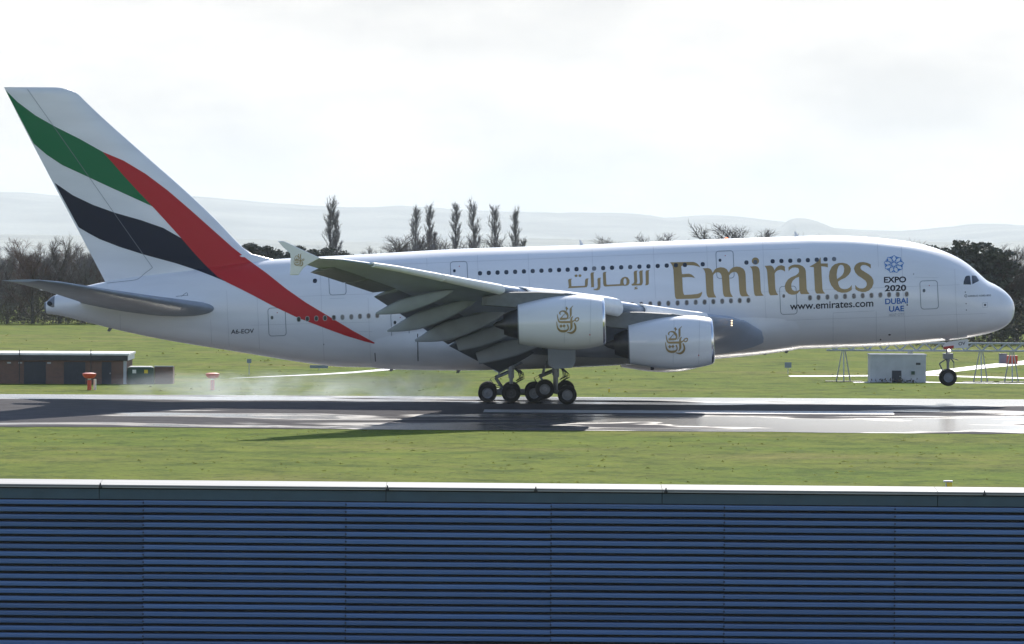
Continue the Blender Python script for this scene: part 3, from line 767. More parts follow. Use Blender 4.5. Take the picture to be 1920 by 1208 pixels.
def wing_pts(y): q = wing_at(y); return at(q[1], q[2], y), at(q[3], q[4], y), q[5]
def section(le, te, tcr, n=18, c0=0.0, c1=1.0, camber=0.018, t_end=0.004, drop=0.0):
    ch = (te-le); c = ch.length; d = ch/c
    up_ = Vector((0, 0, 1)); up_ = (up_ - d*up_.dot(d)).normalized(); out = []
    cs = [c0+(c1-c0)*(1-math.cos(math.pi*k/n))/2 for k in range(n+1)]
    ht = lambda q: c*tcr/2*naca(q) + t_end*c*0.5
    cb = lambda q: c*camber*4*q*(1-q) - drop*c*tcr*naca(q)
    for q in cs: out.append(le + d*(c*q) + up_*(cb(q)+ht(q)))
    for q in cs[::-1]: out.append(le + d*(c*q) + up_*(cb(q)-ht(q)))
    return out
def wing_build(fn, side):
    mb = MB(); ysamp = [r0[0] for r0 in wt]
    fine = sorted(set(ysamp + [-3.2-0.9*k for k in range(40)]), reverse=True)
    dr = lambda y: 0.16*min(max((y+17)/9, 0), 1)
    mb.loft([[fn(p) for p in section(*wing_pts(y), drop=dr(y), camber=0.018*(1-min(max((y+17)/9, 0), 1)))] for y in fine]); return mb.build('wing', WGREY, jet, True, 40)
ident = lambda p: Vector(p)
wing_n = wing_build(ident, 'near'); wing_f = wing_build(far, 'far')

# leading-edge slats, drooped and moved forward
def slat(fn, y0, y1, parent, ext=0.42):
    mb = MB(); secs = []
    for k in range(9):
        y = y0+(y1-y0)*k/8; le, te, t = wing_pts(y); d = (le-te).normalized(); c = (te-le).length
        kq = 1.0 if y < -15 else .62; h = min(c*t/2, .62)*kq; sc = min(0.15*c, .95)*kq; out = []
        o = le + d*ext*(0.75 if k in (0, 8) else 1) + Vector((0, 0, -0.16))
        prof_ = [(-1.35*sc, h*.98), (-.75*sc, h*1.0), (-.30*sc, h*.78), (.12*sc, h*.52), (.36*sc, h*.05), (.42*sc, -h*.62), (.34*sc, -h*1.05), (.14*sc, -h*1.32), (-.02*sc, -h*1.38)]
        o = le + d*0.05
        out = [o + d*a + Vector((0, 0, b)) for a, b in prof_]
        inn = [o + d*(a-.10) + Vector((0, 0, b-(.05 if b > 0 else -.05))) for a, b in prof_[::-1]]
        out += inn
        secs.append([fn(p) for p in out])
    mb.loft(secs); return mb.build('slat', SLAT, parent, True, 35)
for fn, w_ in ((ident, wing_n), (far, wing_f)):
    for y0, y1 in ((-36.0, -31.2), (-31.1, -26.6), (-24.4, -20.3), (-20.2, -15.6), (-13.3, -8.2)): slat(fn, y0, y1, w_)

# trailing-edge flaps, fully lowered: (y, flap LE px,row, flap TE px,row)
ft = [(-4.4,1006,655,937,699),(-12.6,912,616,842,649),(-12.9,906,613,840,646),(-20.0,846,578,778,606),(-20.3,842,577,775,605),(-28.2,752,540,700,556)]
def flap_at(y):
    for a, b in zip(ft[:-1], ft[1:]):
        if b[0] <= y <= a[0]:
            t = (y-a[0])/(b[0]-a[0]); return [q+(r-q)*t for q, r in zip(a, b)]
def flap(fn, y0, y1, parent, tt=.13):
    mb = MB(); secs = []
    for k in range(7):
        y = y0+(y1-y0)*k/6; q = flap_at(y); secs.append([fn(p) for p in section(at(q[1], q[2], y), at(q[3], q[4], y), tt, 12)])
    mb.loft(secs); return mb.build('flap', FSHADE, parent, True, 40)
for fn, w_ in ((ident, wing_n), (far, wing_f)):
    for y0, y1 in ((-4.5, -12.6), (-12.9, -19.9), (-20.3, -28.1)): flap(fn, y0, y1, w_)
    # aileron panels on the outer trailing edge and spoiler shadow gap
    for y0, y1 in ((-28.8, -32.4), (-32.6, -36.6)):
        mb = MB(); secs = []
        for k in range(5):
            y = y0+(y1-y0)*k/4; le, te, t = wing_pts(y); d = (te-le).normalized()
            secs.append([fn(p) for p in section(te - d*1.1, te + d*0.5 + Vector((0, 0, -0.22)), .16, 8)])
        mb.loft(secs); mb.build('aileron', DGREY, w_, True, 40)

# flap-track fairings: (y, nose px,row, tip px,row, half height px, blunt)
tr = [(-28.0,850,545,705,588,13.5,.14),(-23.2,895,562,726,621,16,.10),(-18.2,950,583,778,639,18,.12),(-13.4,1000,600,857,648,15.5,.72),(-9.4,1055,620,895,672,17.0,.70)]
for fn, w_ in ((ident, wing_n), (far, wing_f)):
    for (y, nx_, ny_, tx, ty, hh, bl) in tr:
        a, b = at(nx_, ny_, y), at(tx, ty, y); sc = FPX/(400+y); H = hh/sc; mb = MB(); secs = []
        d = b-a; upv = Vector((0, 0, 1)); upv = (upv - d.normalized()*upv.dot(d.normalized())).normalized()
        for k in range(19):
            u = k/18; g = (math.sin(math.pi*min(u/0.62, 1)*0.5))**0.6 if u < 0.62 else 1-(1-bl)*((u-0.62)/0.38)**1.5
            g = max(g, 0.03); sag = 0.10*math.sin(math.pi*u)*H
            c = a + d*u - upv*sag
            sec = []
            for q in range(16):
                an = 2*math.pi*q/16; cc, ss = math.cos(an), math.sin(an)
                sec.append(fn(c + Vector((0, 0.46*g*math.copysign(abs(cc)**0.45, cc), 0)) + upv*(H*g*math.copysign(abs(ss)**0.55, ss))))
            secs.append(sec)
        mb.loft(secs); mb.build('flap_track_fairing', TGREY, w_, True, 28)

# wing-tip fence
wl = Z([(145,85),(225,85),(460,195),(690,300),(560,370),(510,398),(470,430),(435,480),(410,520),(300,520),(306,400),(308,300),(300,240),(255,200),(210,160)], 500, 440, 6.857)
def fence(fn, parent):
    mb = MB(); yy = -39.78
    P = [at(a, b, yy) for a, b in wl]; c = sum(P, Vector())/len(P)
    secs = [[fn(p+Vector((0, dy, 0))) if s1 == 1 else fn(c+(p-c)*s1+Vector((0, dy, 0))) for p in P] for dy, s1 in ((-.07, .96), (-.03, 1), (.03, 1), (.07, .96))]
    mb.loft(secs); return mb.build('wing_tip_fence', PAINT2, parent)
fn_n = fence(ident, wing_n); fence(far, wing_f)
emblem(561, 487.5, 0.46, lambda x, z: -39.86, fn_n, -39.8)
# wing-root lamps
for k in range(3):
    p = at(1371.5, 601.5+4.4*k, -6.9); mb = MB(); mb.revolve(p+Vector((0, .1, 0)), (0.3, -1, 0), [(0, .045), (.15, .045), (.16, .0)], 10); mb.build('landing_light', LAMPY, wing_n)

# ---- engines
PROF = [(0.0,1.47),(0.012,1.56),(0.035,1.63),(0.10,1.72),(0.2,1.82),(0.32,1.875),(0.44,1.88),(0.56,1.83),(0.70,1.72),(0.84,1.56),(1.0,1.37)]
f_nr = pchip([a for a, _ in PROF], [b for _, b in PROF])
def engine(fn, y, f0, f1, parent, mirror=False, pyl=None, outl=True):
    a, b = fn(at(f0[0], f0[1], y)), fn(at(f1[0], f1[1], y)); ax = (b-a); Ln = ax.length; ax.normalize()
    cowl = MB(); cowl.revolve(a, ax, [(q*Ln, f_nr(q)) for q in [0.034+0.966*k/26 for k in range(27)]] + [(Ln, 1.30), (Ln-0.9, 1.33)], 48)
    e = cowl.build('engine_cowl', PAINT, parent, True, 40)
    lip = MB(); lip.revolve(a, ax, [(0.034*Ln, f_nr(0.034)), (0.02*Ln, f_nr(.02)), (0.012*Ln, 1.56), (0.0, 1.47), (0.006*Ln, 1.40), (0.03*Ln, 1.34), (0.12*Ln, 1.38)], 48); lip.build('inlet_lip', LIPM, e, True)
    duct = MB(); duct.revolve(a, ax, [(0.12*Ln, 1.38), (0.2*Ln, 1.42), (0.2*Ln, 0.0)], 40); duct.build('inlet_duct', DGREY, e, True, 40)
    sp = MB(); sp.revolve(a, ax, [(0.1*Ln, 0.01), (0.14*Ln, .22), (0.195*Ln, .42)], 20); sp.build('spinner', BLACKM, e, True)
    bl = MB(); u = ax.cross(Vector((0, 1, 0))).normalized(); w = ax.cross(u)
    for k in range(22):
        an = 2*math.pi*k/22; dv = u*math.cos(an)+w*math.sin(an); tv = ax.cross(dv); c = a+ax*(0.18*Ln)
        bl.add([c+dv*.4-tv*.05, c+dv*.4+tv*.08+ax*.06, c+dv*1.36+tv*.30+ax*.05, c+dv*1.36-tv*.02-ax*.08], [(0, 1, 2, 3)])
    bl.build('fan_blades', DARKM, e, fixn=False)
    co = MB(); co.revolve(a, ax, [(0.80*Ln, 1.32), (0.98*Ln, 1.06), (1.06*Ln, .92), (1.16*Ln, .70), (1.16*Ln, .64), (1.0*Ln, .7)], 36); co.build('core_cowl', DARKM, e, True, 40)
    pg = MB(); pg.revolve(a, ax, [(1.0*Ln, .55), (1.12*Ln, .46), (1.24*Ln, .2), (1.28*Ln, .02)], 24); pg.build('exhaust_cone', DARKM, e, True)
    rj = MB(); rj.revolve(a, ax, [(Ln+.001, 1.369), (Ln-0.06, 1.392), (Ln-0.07, 1.386), (Ln-0.02, 1.34)], 48); rj.build('nozzle_rim', DGREY, e, True)
    if pyl:
        P = [at(p_, q_, y) for p_, q_ in pyl]; c = sum(P, Vector())/len(P); mb = MB()
        mb.loft([[fn(c+(p-c)*s1+Vector((0, dy, 0))) for p in P] for dy, s1 in ((-.40, .9), (-.30, 1), (.30, 1), (.40, .9))]); mb.build('pylon', DGREY, e)
    if not mirror:
        def hw(x, z):
            t = ((Vector((x, 0, z))-Vector((a.x, 0, a.z))).dot(Vector((ax.x, 0, ax.z)).normalized()))/Ln
            cz = a.z+(b.z-a.z)*t; r = f_nr(min(max(t, 0), 1)); q = r*r-(z-cz)**2
            return y - math.sqrt(max(q, 0.0004))
        return e, hw
    return e, None
PO = [(1098,556),(1062,549.5),(1010,547),(940,548),(905,557),(903,573),(960,577),(1005,577),(1090,566)]
PI = [(1300,595),(1262,588.5),(1205,585),(1150,584),(1110,594),(1108,610),(1165,617),(1215,616),(1292,604)]
for fn, w_, mir in ((ident, wing_n, False), (far, wing_f, True)):
    for y, f0, f1, pl, ec in ((-25.7, (1135, 602.3), (970.5, 607.8), PO, (1065, 600)), (-14.5, (1338, 639.6), (1177.5, 645.4), PI, (1269, 638.5))):
        e, hw = engine(fn, y, f0, f1, jet, mir, pl)
        if not mir:
            emblem(ec[0], ec[1], 1.0, hw, e, y-1.8)
            for dx, w2 in ((-50 if False else -5, .7), (43, .7)):
                decal('cowl_seam', [stroke([(ec[0]+dx, ec[1]-44, w2), (ec[0]+dx-1, ec[1], w2), (ec[0]+dx-2, ec[1]+44, w2)])], hw, FAINT, e, 0.008, y-1.8, (20, 3))
            decal('cowl_placard', [ell(ec[0]+41, ec[1]+28, 1.2, 1.4, 8)], hw, REDM, e, 0.01, y-1.7)
            p = at(ec[0]-46, ec[1]+52.5, y); mb = MB(); mb.box(p.x-.12, p.x+.12, y-.06, y+.06, p.z-.12, p.z+.15); mb.build('drain_mast', INK, e)

# ---- tailplane
ht_ = [(-0.6,412,581,152,568,.118),(-2.2,400,578.5,148,565,.115),(-6,301,562.5,110,553,.105),(-10,204,546,70,541,.10),(-13.6,120,531,27,529.5,.09),(-15.2,72,525.5,3,525.8,.06)]
def tailplane(fn):
    mb = MB(); mb.loft([[fn(p) for p in section(at(q[1], q[2], q[0]), at(q[3], q[4], q[0]), q[5], 16, camber=-0.012)] for q in ht_]); return mb.build('tailplane', TGREY, jet, True, 40)
tailplane(ident); tailplane(lambda p: Vector((p.x, -p.y, p.z-BANK2*abs(p.y))))

# ---- landing gear
def wheel(c, r, w, parent, dark=False):
    t = MB(); c = Vector(c)
    t.revolve(c-Vector((0, w/2, 0)), (0, 1, 0), [(.03*w, r*.56), (0, r*.66), (.02*w, r*.86), (.12*w, r*.96), (.3*w, r), (.7*w, r), (.88*w, r*.96), (.98*w, r*.86), (w, r*.66), (.97*w, r*.56)], 40)
    o = t.build('tyre', TYRE, parent, True, 50)
    h = MB(); h.revolve(c-Vector((0, w/2, 0)), (0, 1, 0), [(.10*w, .001), (.06*w, r*.10), (.07*w, r*.16), (.22*w, r*.20), (.24*w, r*.42), (.06*w, r*.50), (.03*w, r*.565), (.97*w, r*.565), (.94*w, r*.5), (.76*w, r*.42), (.9*w, .001)], 32)
    h.build('wheel_rim', RIMD if dark else RIM, parent, True, 30)
def strut(mb, a, b, r0, r1=None, n=10): mb.tube([a, b], [r0, r1 or r0], n)
def main_gear(axles, ys_, yb, sx, ztop, bow):
    """axles: world (x, z) of axle centres; yb: bogie centre"""
    g = MB(); cx_ = sum(a for a, _ in axles)/len(axles); cz = sum(b for _, b in axles)/len(axles)
    strut(g, (sx, yb, ztop), (sx, yb, cz+1.05), .22); strut(g, (sx, yb, cz+1.1), (sx, yb, cz), .135)
    strut(g, (axles[0][0]-.1, yb, axles[0][1]), (axles[-1][0]+.1, yb, axles[-1][1]), .16)
    for a, b in axles: strut(g, (a, yb-.75, b), (a, yb+.75, b), .10)
    strut(g, (sx-.2, yb, cz+1.45), (sx-1.15, yb, cz+1.05), .075); strut(g, (sx-1.15, yb, cz+1.05), (sx-.55, yb, cz+.15), .075)
    strut(g, (sx-.7, yb, cz+2.2), (sx-.95, yb, cz+1.1), .05)
    strut(g, (sx+.1, yb, cz+1.9), (sx+.75, yb+.6, ztop+.1), .09)
    o = g.build('main_gear', STEEL, jet, True, 40)
    hs = MB()
    for k in range(4):
        ph = k*.22
        hs.tube([(sx+.15+ph*.3, yb-.18, cz+1.8), (sx+.5+ph*.6, yb-.25, cz+1.5-ph*.3), (sx+.62+ph*.5, yb-.25, cz+1.05), (sx+.35, yb-.2, cz+.72)], .028, 6)
    hs.tube([(sx-1.1, yb-.1, cz+1.1), (sx-1.55, yb-.2, cz+.85), (sx-1.3, yb-.2, cz+.5), (sx-.7, yb-.15, cz+.3)], .028, 6)
    hs.build('hydraulic_hose', INK, o, True)
    for i, (a, b) in enumerate(axles):
        for s2 in (-1, 1): wheel((a, yb+s2*.62, b), .68, .5, o, dark=(len(axles) == 3 and i == 1))
    return o
zB = at(0, 692, -2.6).z
for sgn in (-1, 1):
    yb = 2.65*sgn
    body = [(at(px, 737.5, -2.65).x, 0.68) for px in (914, 958.4, 1001.5)]
    main_gear(body, None, yb, body[1][0]+.0, 2.75, 0)
    yw = 6.2*sgn
    lift = 0.40 if sgn < 0 else 0.0
    wing = [(at(1021.5, 727, -6.2).x, 0.68+lift), (at(1063.5, 738, -6.2).x, 0.68)]
    gq = main_gear(wing, None, yw, at(1043, 700, -6.2).x, 3.0, 0)
    d = MB(); P = [at(p_, q_, -6.75) for p_, q_ in ((1027,640),(1079,640),(1079,680),(1072,690),(1040,692),(1028,684))]
    d.loft([[Vector((p.x, -sgn*(p.y+dy) if sgn > 0 else p.y+dy, p.z)) for p in P] for dy in (-.03, .03)]); d.build('gear_door', WGREY, gq)
# nose gear
c = at(1778, 708, -0.4); g = MB(); sx = c.x
zt = at(1778, 645, 0).z
strut(g, (sx-.0, 0, zt+.6), (sx, 0, c.z+1.15), .16); strut(g, (sx, 0, c.z+1.2), (sx, 0, c.z), .10); strut(g, (sx, -.55, c.z), (sx, .55, c.z), .08)
strut(g, (sx-.1, 0, c.z+1.35), (sx-.62, 0, c.z+1.0), .05); strut(g, (sx-.62, 0, c.z+1.0), (sx-.32, 0, c.z+.35), .05)
strut(g, (sx+.1, -.2, c.z+1.5), (sx+.42, -.2, c.z+1.1), .05); strut(g, (sx+.42, -.2, c.z+1.1), (sx+.42, -.2, c.z+.55), .03); strut(g, (sx+.3, -.1, c.z+1.4), (sx+.75, -.1, c.z+1.25), .03)
g.box(sx-.36, sx+.36, -.34, .34, c.z+1.35, c.z+1.75)
ng = g.build('nose_gear', STEEL, jet, True, 40)
for s2 in (-1, 1): wheel((sx, s2*.40, c.z), .625, .40, ng)
d = MB(); P = [at(a, b, -.75) for a, b in ((1767.5,657),(1768.5,649),(1772,643.5),(1778,641),(1814,635.5),(1815.5,638),(1815.5,652),(1790,653.5),(1788,649),(1769,651))]
d.loft([[(p.x, p.y+dy, p.z) for p in P] for dy in (-.03, .03)]); nd = d.build('nose_gear_door', PAINT2, ng)
text_decal('door_lettering', 'OV', 1797.2, 648.2, 1810, 646.9, 6.4, lambda x, z: -.79, INK, ng, 0.01, -.75, bold=0.01)
d = MB(); P = [at(a, b, -.85) for a, b in ((1768.5,650.5),(1788.5,648),(1787.5,653.5),(1769,655.5))]
d.loft([[(p.x, p.y+dy, p.z) for p in P] for dy in (-.03, .03)]); d.build('red_gear_flag', REDM, ng)
p = at(1781, 657.3, -.42); mb = MB(); mb.revolve(p+Vector((-.05, .1, 0)), (0.2, -1, 0), [(0, .09), (.12, .09), (.14, .0)], 14); mb.build('taxi_light', LAMP, ng)

# ================================================================== BACKGROUND HILLS
HILL = mat('moorland', (0.27, 0.26, 0.21), 0.95, var=0.35, scale=0.0022, spec=0.1)
def hills(name, rows, D, depth):
    rows = sorted(rows); f = pchip([a for a, _ in rows], [b for _, b in rows]); v, fc = [], []
    n = 130; x0, x1 = rows[0][0], rows[-1][0]
    cross = [(1.0, 1.0), (0.75, 0.9), (0.45, 0.55), (0.2, 0.2), (0.0, -0.02), (1.35, 0.75), (1.8, -0.02)]
    order = [4, 3, 2, 1, 0, 5, 6]
    for i in range(n+1):
        px = x0+(x1-x0)*i/n; row = f(px) + 1.2*noise.noise((px*0.03, D, 0)) + 0.5*noise.noise((px*0.13, D, 4))
        p = at(px, row, D); base = plain(D)-0.5; h = p.z - base
        for k in order:
            a, b = cross[k]; v.append((p.x, D - depth*(1-a), base + h*b))
    m = len(order)
    for i in range(n):
        for k in range(m-1): fc.append((i*m+k, (i+1)*m+k, (i+1)*m+k+1, i*m+k+1))
    return tag(mesh(name, v, fc, HILL, smooth=True), kind='structure')
hills('far_hills', [(-700,385),(-300,370),(8,360),(60,362),(110,367),(250,366),(360,368),(400,371),(480,378),(560,384),(690,389),(740,386),(790,388),(860,393),(1000,398),(1180,400),(1255,408),(1330,403),(1420,410),(1500,420),(1600,430),(1690,433),(1760,427),(1850,419),(1912,422),(2100,415),(2500,430)], 25500, 5200)
hills('middle_hills', [(1440,438),(1465,424),(1482,412),(1500,409),(1525,413),(1545,420),(1580,432),(1640,438)], 23000, 2000)
hills('near_ridge', [(-500,445),(0,440),(600,452),(760,455),(1000,447),(1200,452),(1400,446),(1700,452),(1860,456),(1912,451),(2300,440)], 17000, 3800)

# ================================================================== TREES
BARK = mat('bark', (0.075, 0.062, 0.055), 0.9, var=0.3, scale=2.0)
TWIG = mat('twigs_brown', (0.12, 0.098, 0.09), 0.9, var=0.35, scale=0.35)
TWIGR = mat('twigs_reddish', (0.14, 0.085, 0.07), 0.9, var=0.35, scale=0.35)
TWIGG = mat('twigs_grey', (0.20, 0.185, 0.18), 0.9, var=0.25, scale=0.35)
LEAFD = mat('dark_needles', (0.088, 0.092, 0.070), 0.8, var=0.5, scale=0.6)
LEAFM = mat('evergreen_leaves', (0.075, 0.078, 0.055), 0.8, var=0.5, scale=0.5)
BRAMB = mat('bramble', (0.085, 0.070, 0.050), 0.9, var=0.5, scale=0.3)

def rv3(rng): 
    v = Vector((rng.gauss(0, 1), rng.gauss(0, 1), rng.gauss(0, 1))); return v.normalized()
def limb(mb, p, d, ln, r0, r1, rng, seg=3, n=4, wob=0.12, upw=0.0):
    pts = [p.copy()]; dirs = []
    for k in range(seg):
        d = (d + rv3(rng)*wob + Vector((0, 0, upw))).normalized(); p = p + d*(ln/seg); pts.append(p.copy()); dirs.append(d.copy())
    mb.tube(pts, [r0+(r1-r0)*k/seg for k in range(seg+1)], n, cap=False); return pts, dirs

def bare_tree(seed, h=10.0, spread=1.0, fork=0.3, dens=1.0):
    rng = random.Random(seed); T, C = MB(), MB()
    pts, ds = limb(T, Vector((0, 0, -0.3)), Vector((0, 0, 1)), h*0.62, h*.022, h*.010, rng, 6, 6, .06, .05)
    for i in range(11):
        u = fork + (1-fork)*i/10; k = min(int(u*6), 5); base = pts[k].lerp(pts[k+1], u*6-k)
        an = i*2.4+rng.uniform(-.4, .4); tilt = rng.uniform(.55, .95)*(1.15-.5*u)*spread
        d = Vector((math.cos(an)*math.sin(tilt), math.sin(an)*math.sin(tilt), math.cos(tilt)))
        lp, ld = limb(T, base, d, h*rng.uniform(.30, .46)*(1.1-.35*u), h*.0085, h*.0035, rng, 4, 4, .16, .07)
        for j in range(6):
            q = 0.25+0.75*j/5; kk = min(int(q*4), 3); b2 = lp[kk].lerp(lp[kk+1], q*4-kk)
            d2 = (ld[kk] + rv3(rng)*.75 + Vector((0, 0, .15))).normalized()
            bp, bd = limb(C, b2, d2, h*rng.uniform(.11, .19), h*.0036, h*.0016, rng, 2, 3, .2, .06)
            for m2 in range(int(6*dens)):
                q2 = rng.random(); k2 = min(int(q2*2), 1); b3 = bp[k2].lerp(bp[k2+1], q2*2-k2)
                d3 = (bd[k2] + rv3(rng)*.8 + Vector((0, 0, .2))).normalized(); L3 = h*rng.uniform(.05, .10)
                C.tube([b3, b3+d3*L3], [h*.0018, h*.0009], 3, cap=False)
                for m3 in range(3):
                    b4 = b3+d3*L3*rng.uniform(.3, 1); d4 = (d3+rv3(rng)*.8+Vector((0, 0, .15))).normalized()
                    C.tube([b4, b4+d4*h*rng.uniform(.03, .065)], [h*.0013, h*.0007], 3, cap=False)
    return T, C
def poplar(seed, h=16.0, wid=1.0, stems=1):
    rng = random.Random(seed); T, C = MB(), MB()
    for s in range(stems):
        ox = (s-(stems-1)/2)*1.5*wid; hh = h*(1.0 if s == 0 else rng.uniform(.62, .8))
        pts, ds = limb(T, Vector((ox*.4, 0, -.3)), Vector((ox*.03, 0, 1)).normalized(), hh, .28, .03, rng, 8, 6, .02, .02)
        for i in range(110):
            u = .08+.90*(i/109); k = min(int(u*8), 7); base = pts[k].lerp(pts[k+1], u*8-k)
            an = rng.uniform(0, 6.283); tilt = rng.uniform(.24, .64)*wid
            d = Vector((math.cos(an)*math.sin(tilt), math.sin(an)*math.sin(tilt), math.cos(tilt))); ln = hh*rng.uniform(.14, .26)*(1.12-u*.80)
            bp, bd = limb(C, base, d, ln, .034, .012, rng, 3, 3, .09, .09)
            for j in range(12):
                q = rng.uniform(.15, 1); kk = min(int(q*3), 2); b2 = bp[kk].lerp(bp[kk+1], q*3-kk)
                d2 = (bd[kk]+rv3(rng)*.5+Vector((0, 0, .25))).normalized(); L2 = hh*rng.uniform(.02, .05)
                C.tube([b2, b2+d2*L2], [.019, .009], 3, cap=False)
                for m in range(2):
                    b3 = b2+d2*L2*rng.uniform(.3, .9); d3 = (d2+rv3(rng)*.5+Vector((0, 0, .2))).normalized()
                    C.tube([b3, b3+d3*hh*rng.uniform(.015, .03)], [.013, .008], 3, cap=False)
    return T, C
def evergreen(seed, h=12.0, shape='pine'):
    rng = random.Random(seed); T, C = MB(), MB()
    pts, ds = limb(T, Vector((0, 0, -.3)), Vector((0, 0, 1)), h*.9, h*.022, h*.006, rng, 6, 6, .04, .04)
    nc = 60
    for i in range(nc):
        u = .22+.78*(i/nc); k = min(int(u*6), 5); base = pts[k].lerp(pts[k+1], min(u*6-k, 1))
        an = i*2.4+rng.uniform(-.5, .5)
        wd = h*(.30*math.sin(math.pi*min(1, (u-.12)/.95))**.7 if shape == 'pine' else .24*(1.12-u)**.8)*rng.uniform(.55, 1.15)
        tip = base+Vector((math.cos(an)*wd, math.sin(an)*wd, wd*rng.uniform(.0, .45)))
        T.tube([base, tip], [h*.006, h*.002], 4, cap=False)
        for cl in range(3):
            c = base.lerp(tip, rng.uniform(.45, 1.05)); rr = h*rng.uniform(.035, .075)
            for q in range(34):
                o = rv3(rng)*rr*rng.random()**.4; o.z *= .6; p = c+o; a = rv3(rng)*h*rng.uniform(.010, .021); b = rv3(rng)*h*rng.uniform(.010, .021)
                C.add([p-a, p+b, p+a, p-b], [(0, 1, 2, 3)])
    return T, C
protos = {}
def tree(kind, fn, px, row, hgt, label, group, leaf, name, sx=1.0, rz=None, key=None, base_h=10.0):
    p = ground(px, row) if not isinstance(row, tuple) else Vector((at(px, 500, row[0]).x, row[0], GZ))
    e = empty(name, p, label, 'tree', group)
    e.scale = (hgt/base_h*sx, hgt/base_h*sx, hgt/base_h); e.rotation_euler = (0, 0, rz if rz is not None else random.uniform(0, 6.28))
    k = (key, leaf.name)
    if k not in protos:
        T, C = fn(); t = T.build('trunk', BARK, e, True, fixn=False); c = C.build('crown', leaf, e, fixn=False); protos[k] = (t.data, c.data)
    else:
        for nm, d in zip(('trunk', 'crown'), protos[k]): link(bpy.data.objects.new(nm, d), e)
    return e
def th(px, row_base, row_top):            # height of a tree from its rows
    p = ground(px, row_base); return at(px, row_top, p.y).z - GZ
ORD = ['first','second','third','fourth','fifth','sixth','seventh','eighth','ninth','tenth','eleventh','twelfth','thirteenth','fourteenth']
# wood behind the tail
G1 = 'bare wood behind the tail'
wl_ = [(-34,606,470),(-6,600,478),(14,606,462),(38,598,466),(62,607,452),(88,598,456),(112,607,450),(134,598,458),(156,606,456),(178,598,452),(203,606,448),(228,600,450)]
for i, (px, rb, rt) in enumerate(wl_):
    mt = (TWIG, TWIGR, TWIGG)[i % 3]
    key = 'bare%d' % (i % 4)
    tree('bare', lambda s=i % 4: bare_tree(20+s, dens=2.6, fork=.10), px, rb, th(px, rb, rt), '%s bare tree from the left in the wood behind the tail' % ORD[i], G1, mt, 'bare_tree', 1.15, key=key)
# back row of the same wood, lower and denser
for i, px in enumerate((-28, -4, 22, 46, 72, 98, 124, 150, 176, 202, 224)):
    tree('bare', None, px, 590, th(px, 590, 476+4*(i % 3)), '%s reddish scrub tree from the left in the back row behind the tail' % ORD[i], 'back row of the wood behind the tail', TWIGR, 'scrub_tree', 1.5, key='bare%d' % (i % 4)) if ('bare%d' % (i % 4), TWIGR.name) in protos else \
    tree('bare', lambda s=i % 4: bare_tree(20+s, dens=2.6, fork=.10), px, 590, th(px, 590, 476+4*(i % 3)), '%s reddish scrub tree from the left in the back row behind the tail' % ORD[i], 'back row of the wood behind the tail', TWIGR, 'scrub_tree', 1.5, key='bare%d' % (i % 4))
# undergrowth: uncountable
rng = random.Random(5)
ug = MB()
for i in range(17000):
    px = rng.uniform(-60, 260); row = rng.uniform(588, 609); p = ground(px, row)
    hh = 6.0*rng.random()**1.5*(0.75+0.5*noise.noise((px*.03, 0, 0)))
    p = p+Vector((0, 0, hh)); a = rv3(rng)*rng.uniform(.08, .32); b = rv3(rng)*rng.uniform(.04, .14); ug.add([p-a, p+b, p+a, p-b], [(0, 1, 2, 3)])
for i in range(4200):
    px = rng.uniform(1700, 1990); row = rng.uniform(636, 652); p = ground(px, row)
    hh = 5.0*rng.random()**1.4*(0.75+0.5*noise.noise((px*.03, 3, 0)))
    p = p+Vector((0, 0, hh)); a = rv3(rng)*rng.uniform(.08, .28); b = rv3(rng)*rng.uniform(.06, .2); ug.add([p-a, p+b, p+a, p-b], [(0, 1, 2, 3)])
tag(ug.build('undergrowth', BRAMB, fixn=False), 'tangled dark brambles and low scrub along the foot of the trees', 'undergrowth', kind='stuff')
# clump of evergreens between the fin and the wing tip
eg = [(446,604,447,'pine'),(470,600,444,'pine'),(496,604,446,'pine'),(515,600,456,'fir'),(541,604,452,'fir'),(557,600,446,'fir'),(588,604,453,'pine'),(612,600,460,'pine'),(640,604,461,'pine'),(652,602,466,'pine')]
for i, (px, rb, rt, k) in enumerate(eg):
    tree('evergreen', lambda k=k, i=i: evergreen(40+(i % 2), 10.0, k), px, rb, th(px, rb, rt), '%s dark evergreen from the left in the clump between fin and wing tip' % ORD[i], 'evergreens between fin and wing tip', LEAFM if i % 3 else LEAFD, 'evergreen_tree', 1.25, key='ever%s%d' % (k, i % 2))
# poplars
pop = [(617,380,1,1.1,'tall bare poplar standing alone above the evergreens left of the row'),(634,403,1,.9,'short slim bare poplar leaning on the lone tall poplar'),
       (776,395,1,1.0,'first poplar from the left in the row above the fuselage'),(812,393,2,.9,'second poplar from the left, forked, in the row above the fuselage'),(855,390,1,1.0,'third poplar from the left in the row above the fuselage'),
       (893,385,1,1.15,'fourth and tallest poplar in the row above the fuselage'),(933,392,2,1.0,'fifth poplar from the left, twin stemmed, in the row above the fuselage'),(971,400,2,.9,'last poplar on the right of the row above the fuselage')]
for i, (px, rt, st, wd, lb) in enumerate(pop):
    rb = 602
    tree('poplar', lambda i=i, st=st, wd=wd: poplar(60+i, 16.0, wd, st), px, rb, th(px, rb, rt), lb, 'bare poplars above the fuselage', TWIGG, 'poplar_tree', 1.0, rz=0.0, key='pop%d' % i, base_h=16.0)
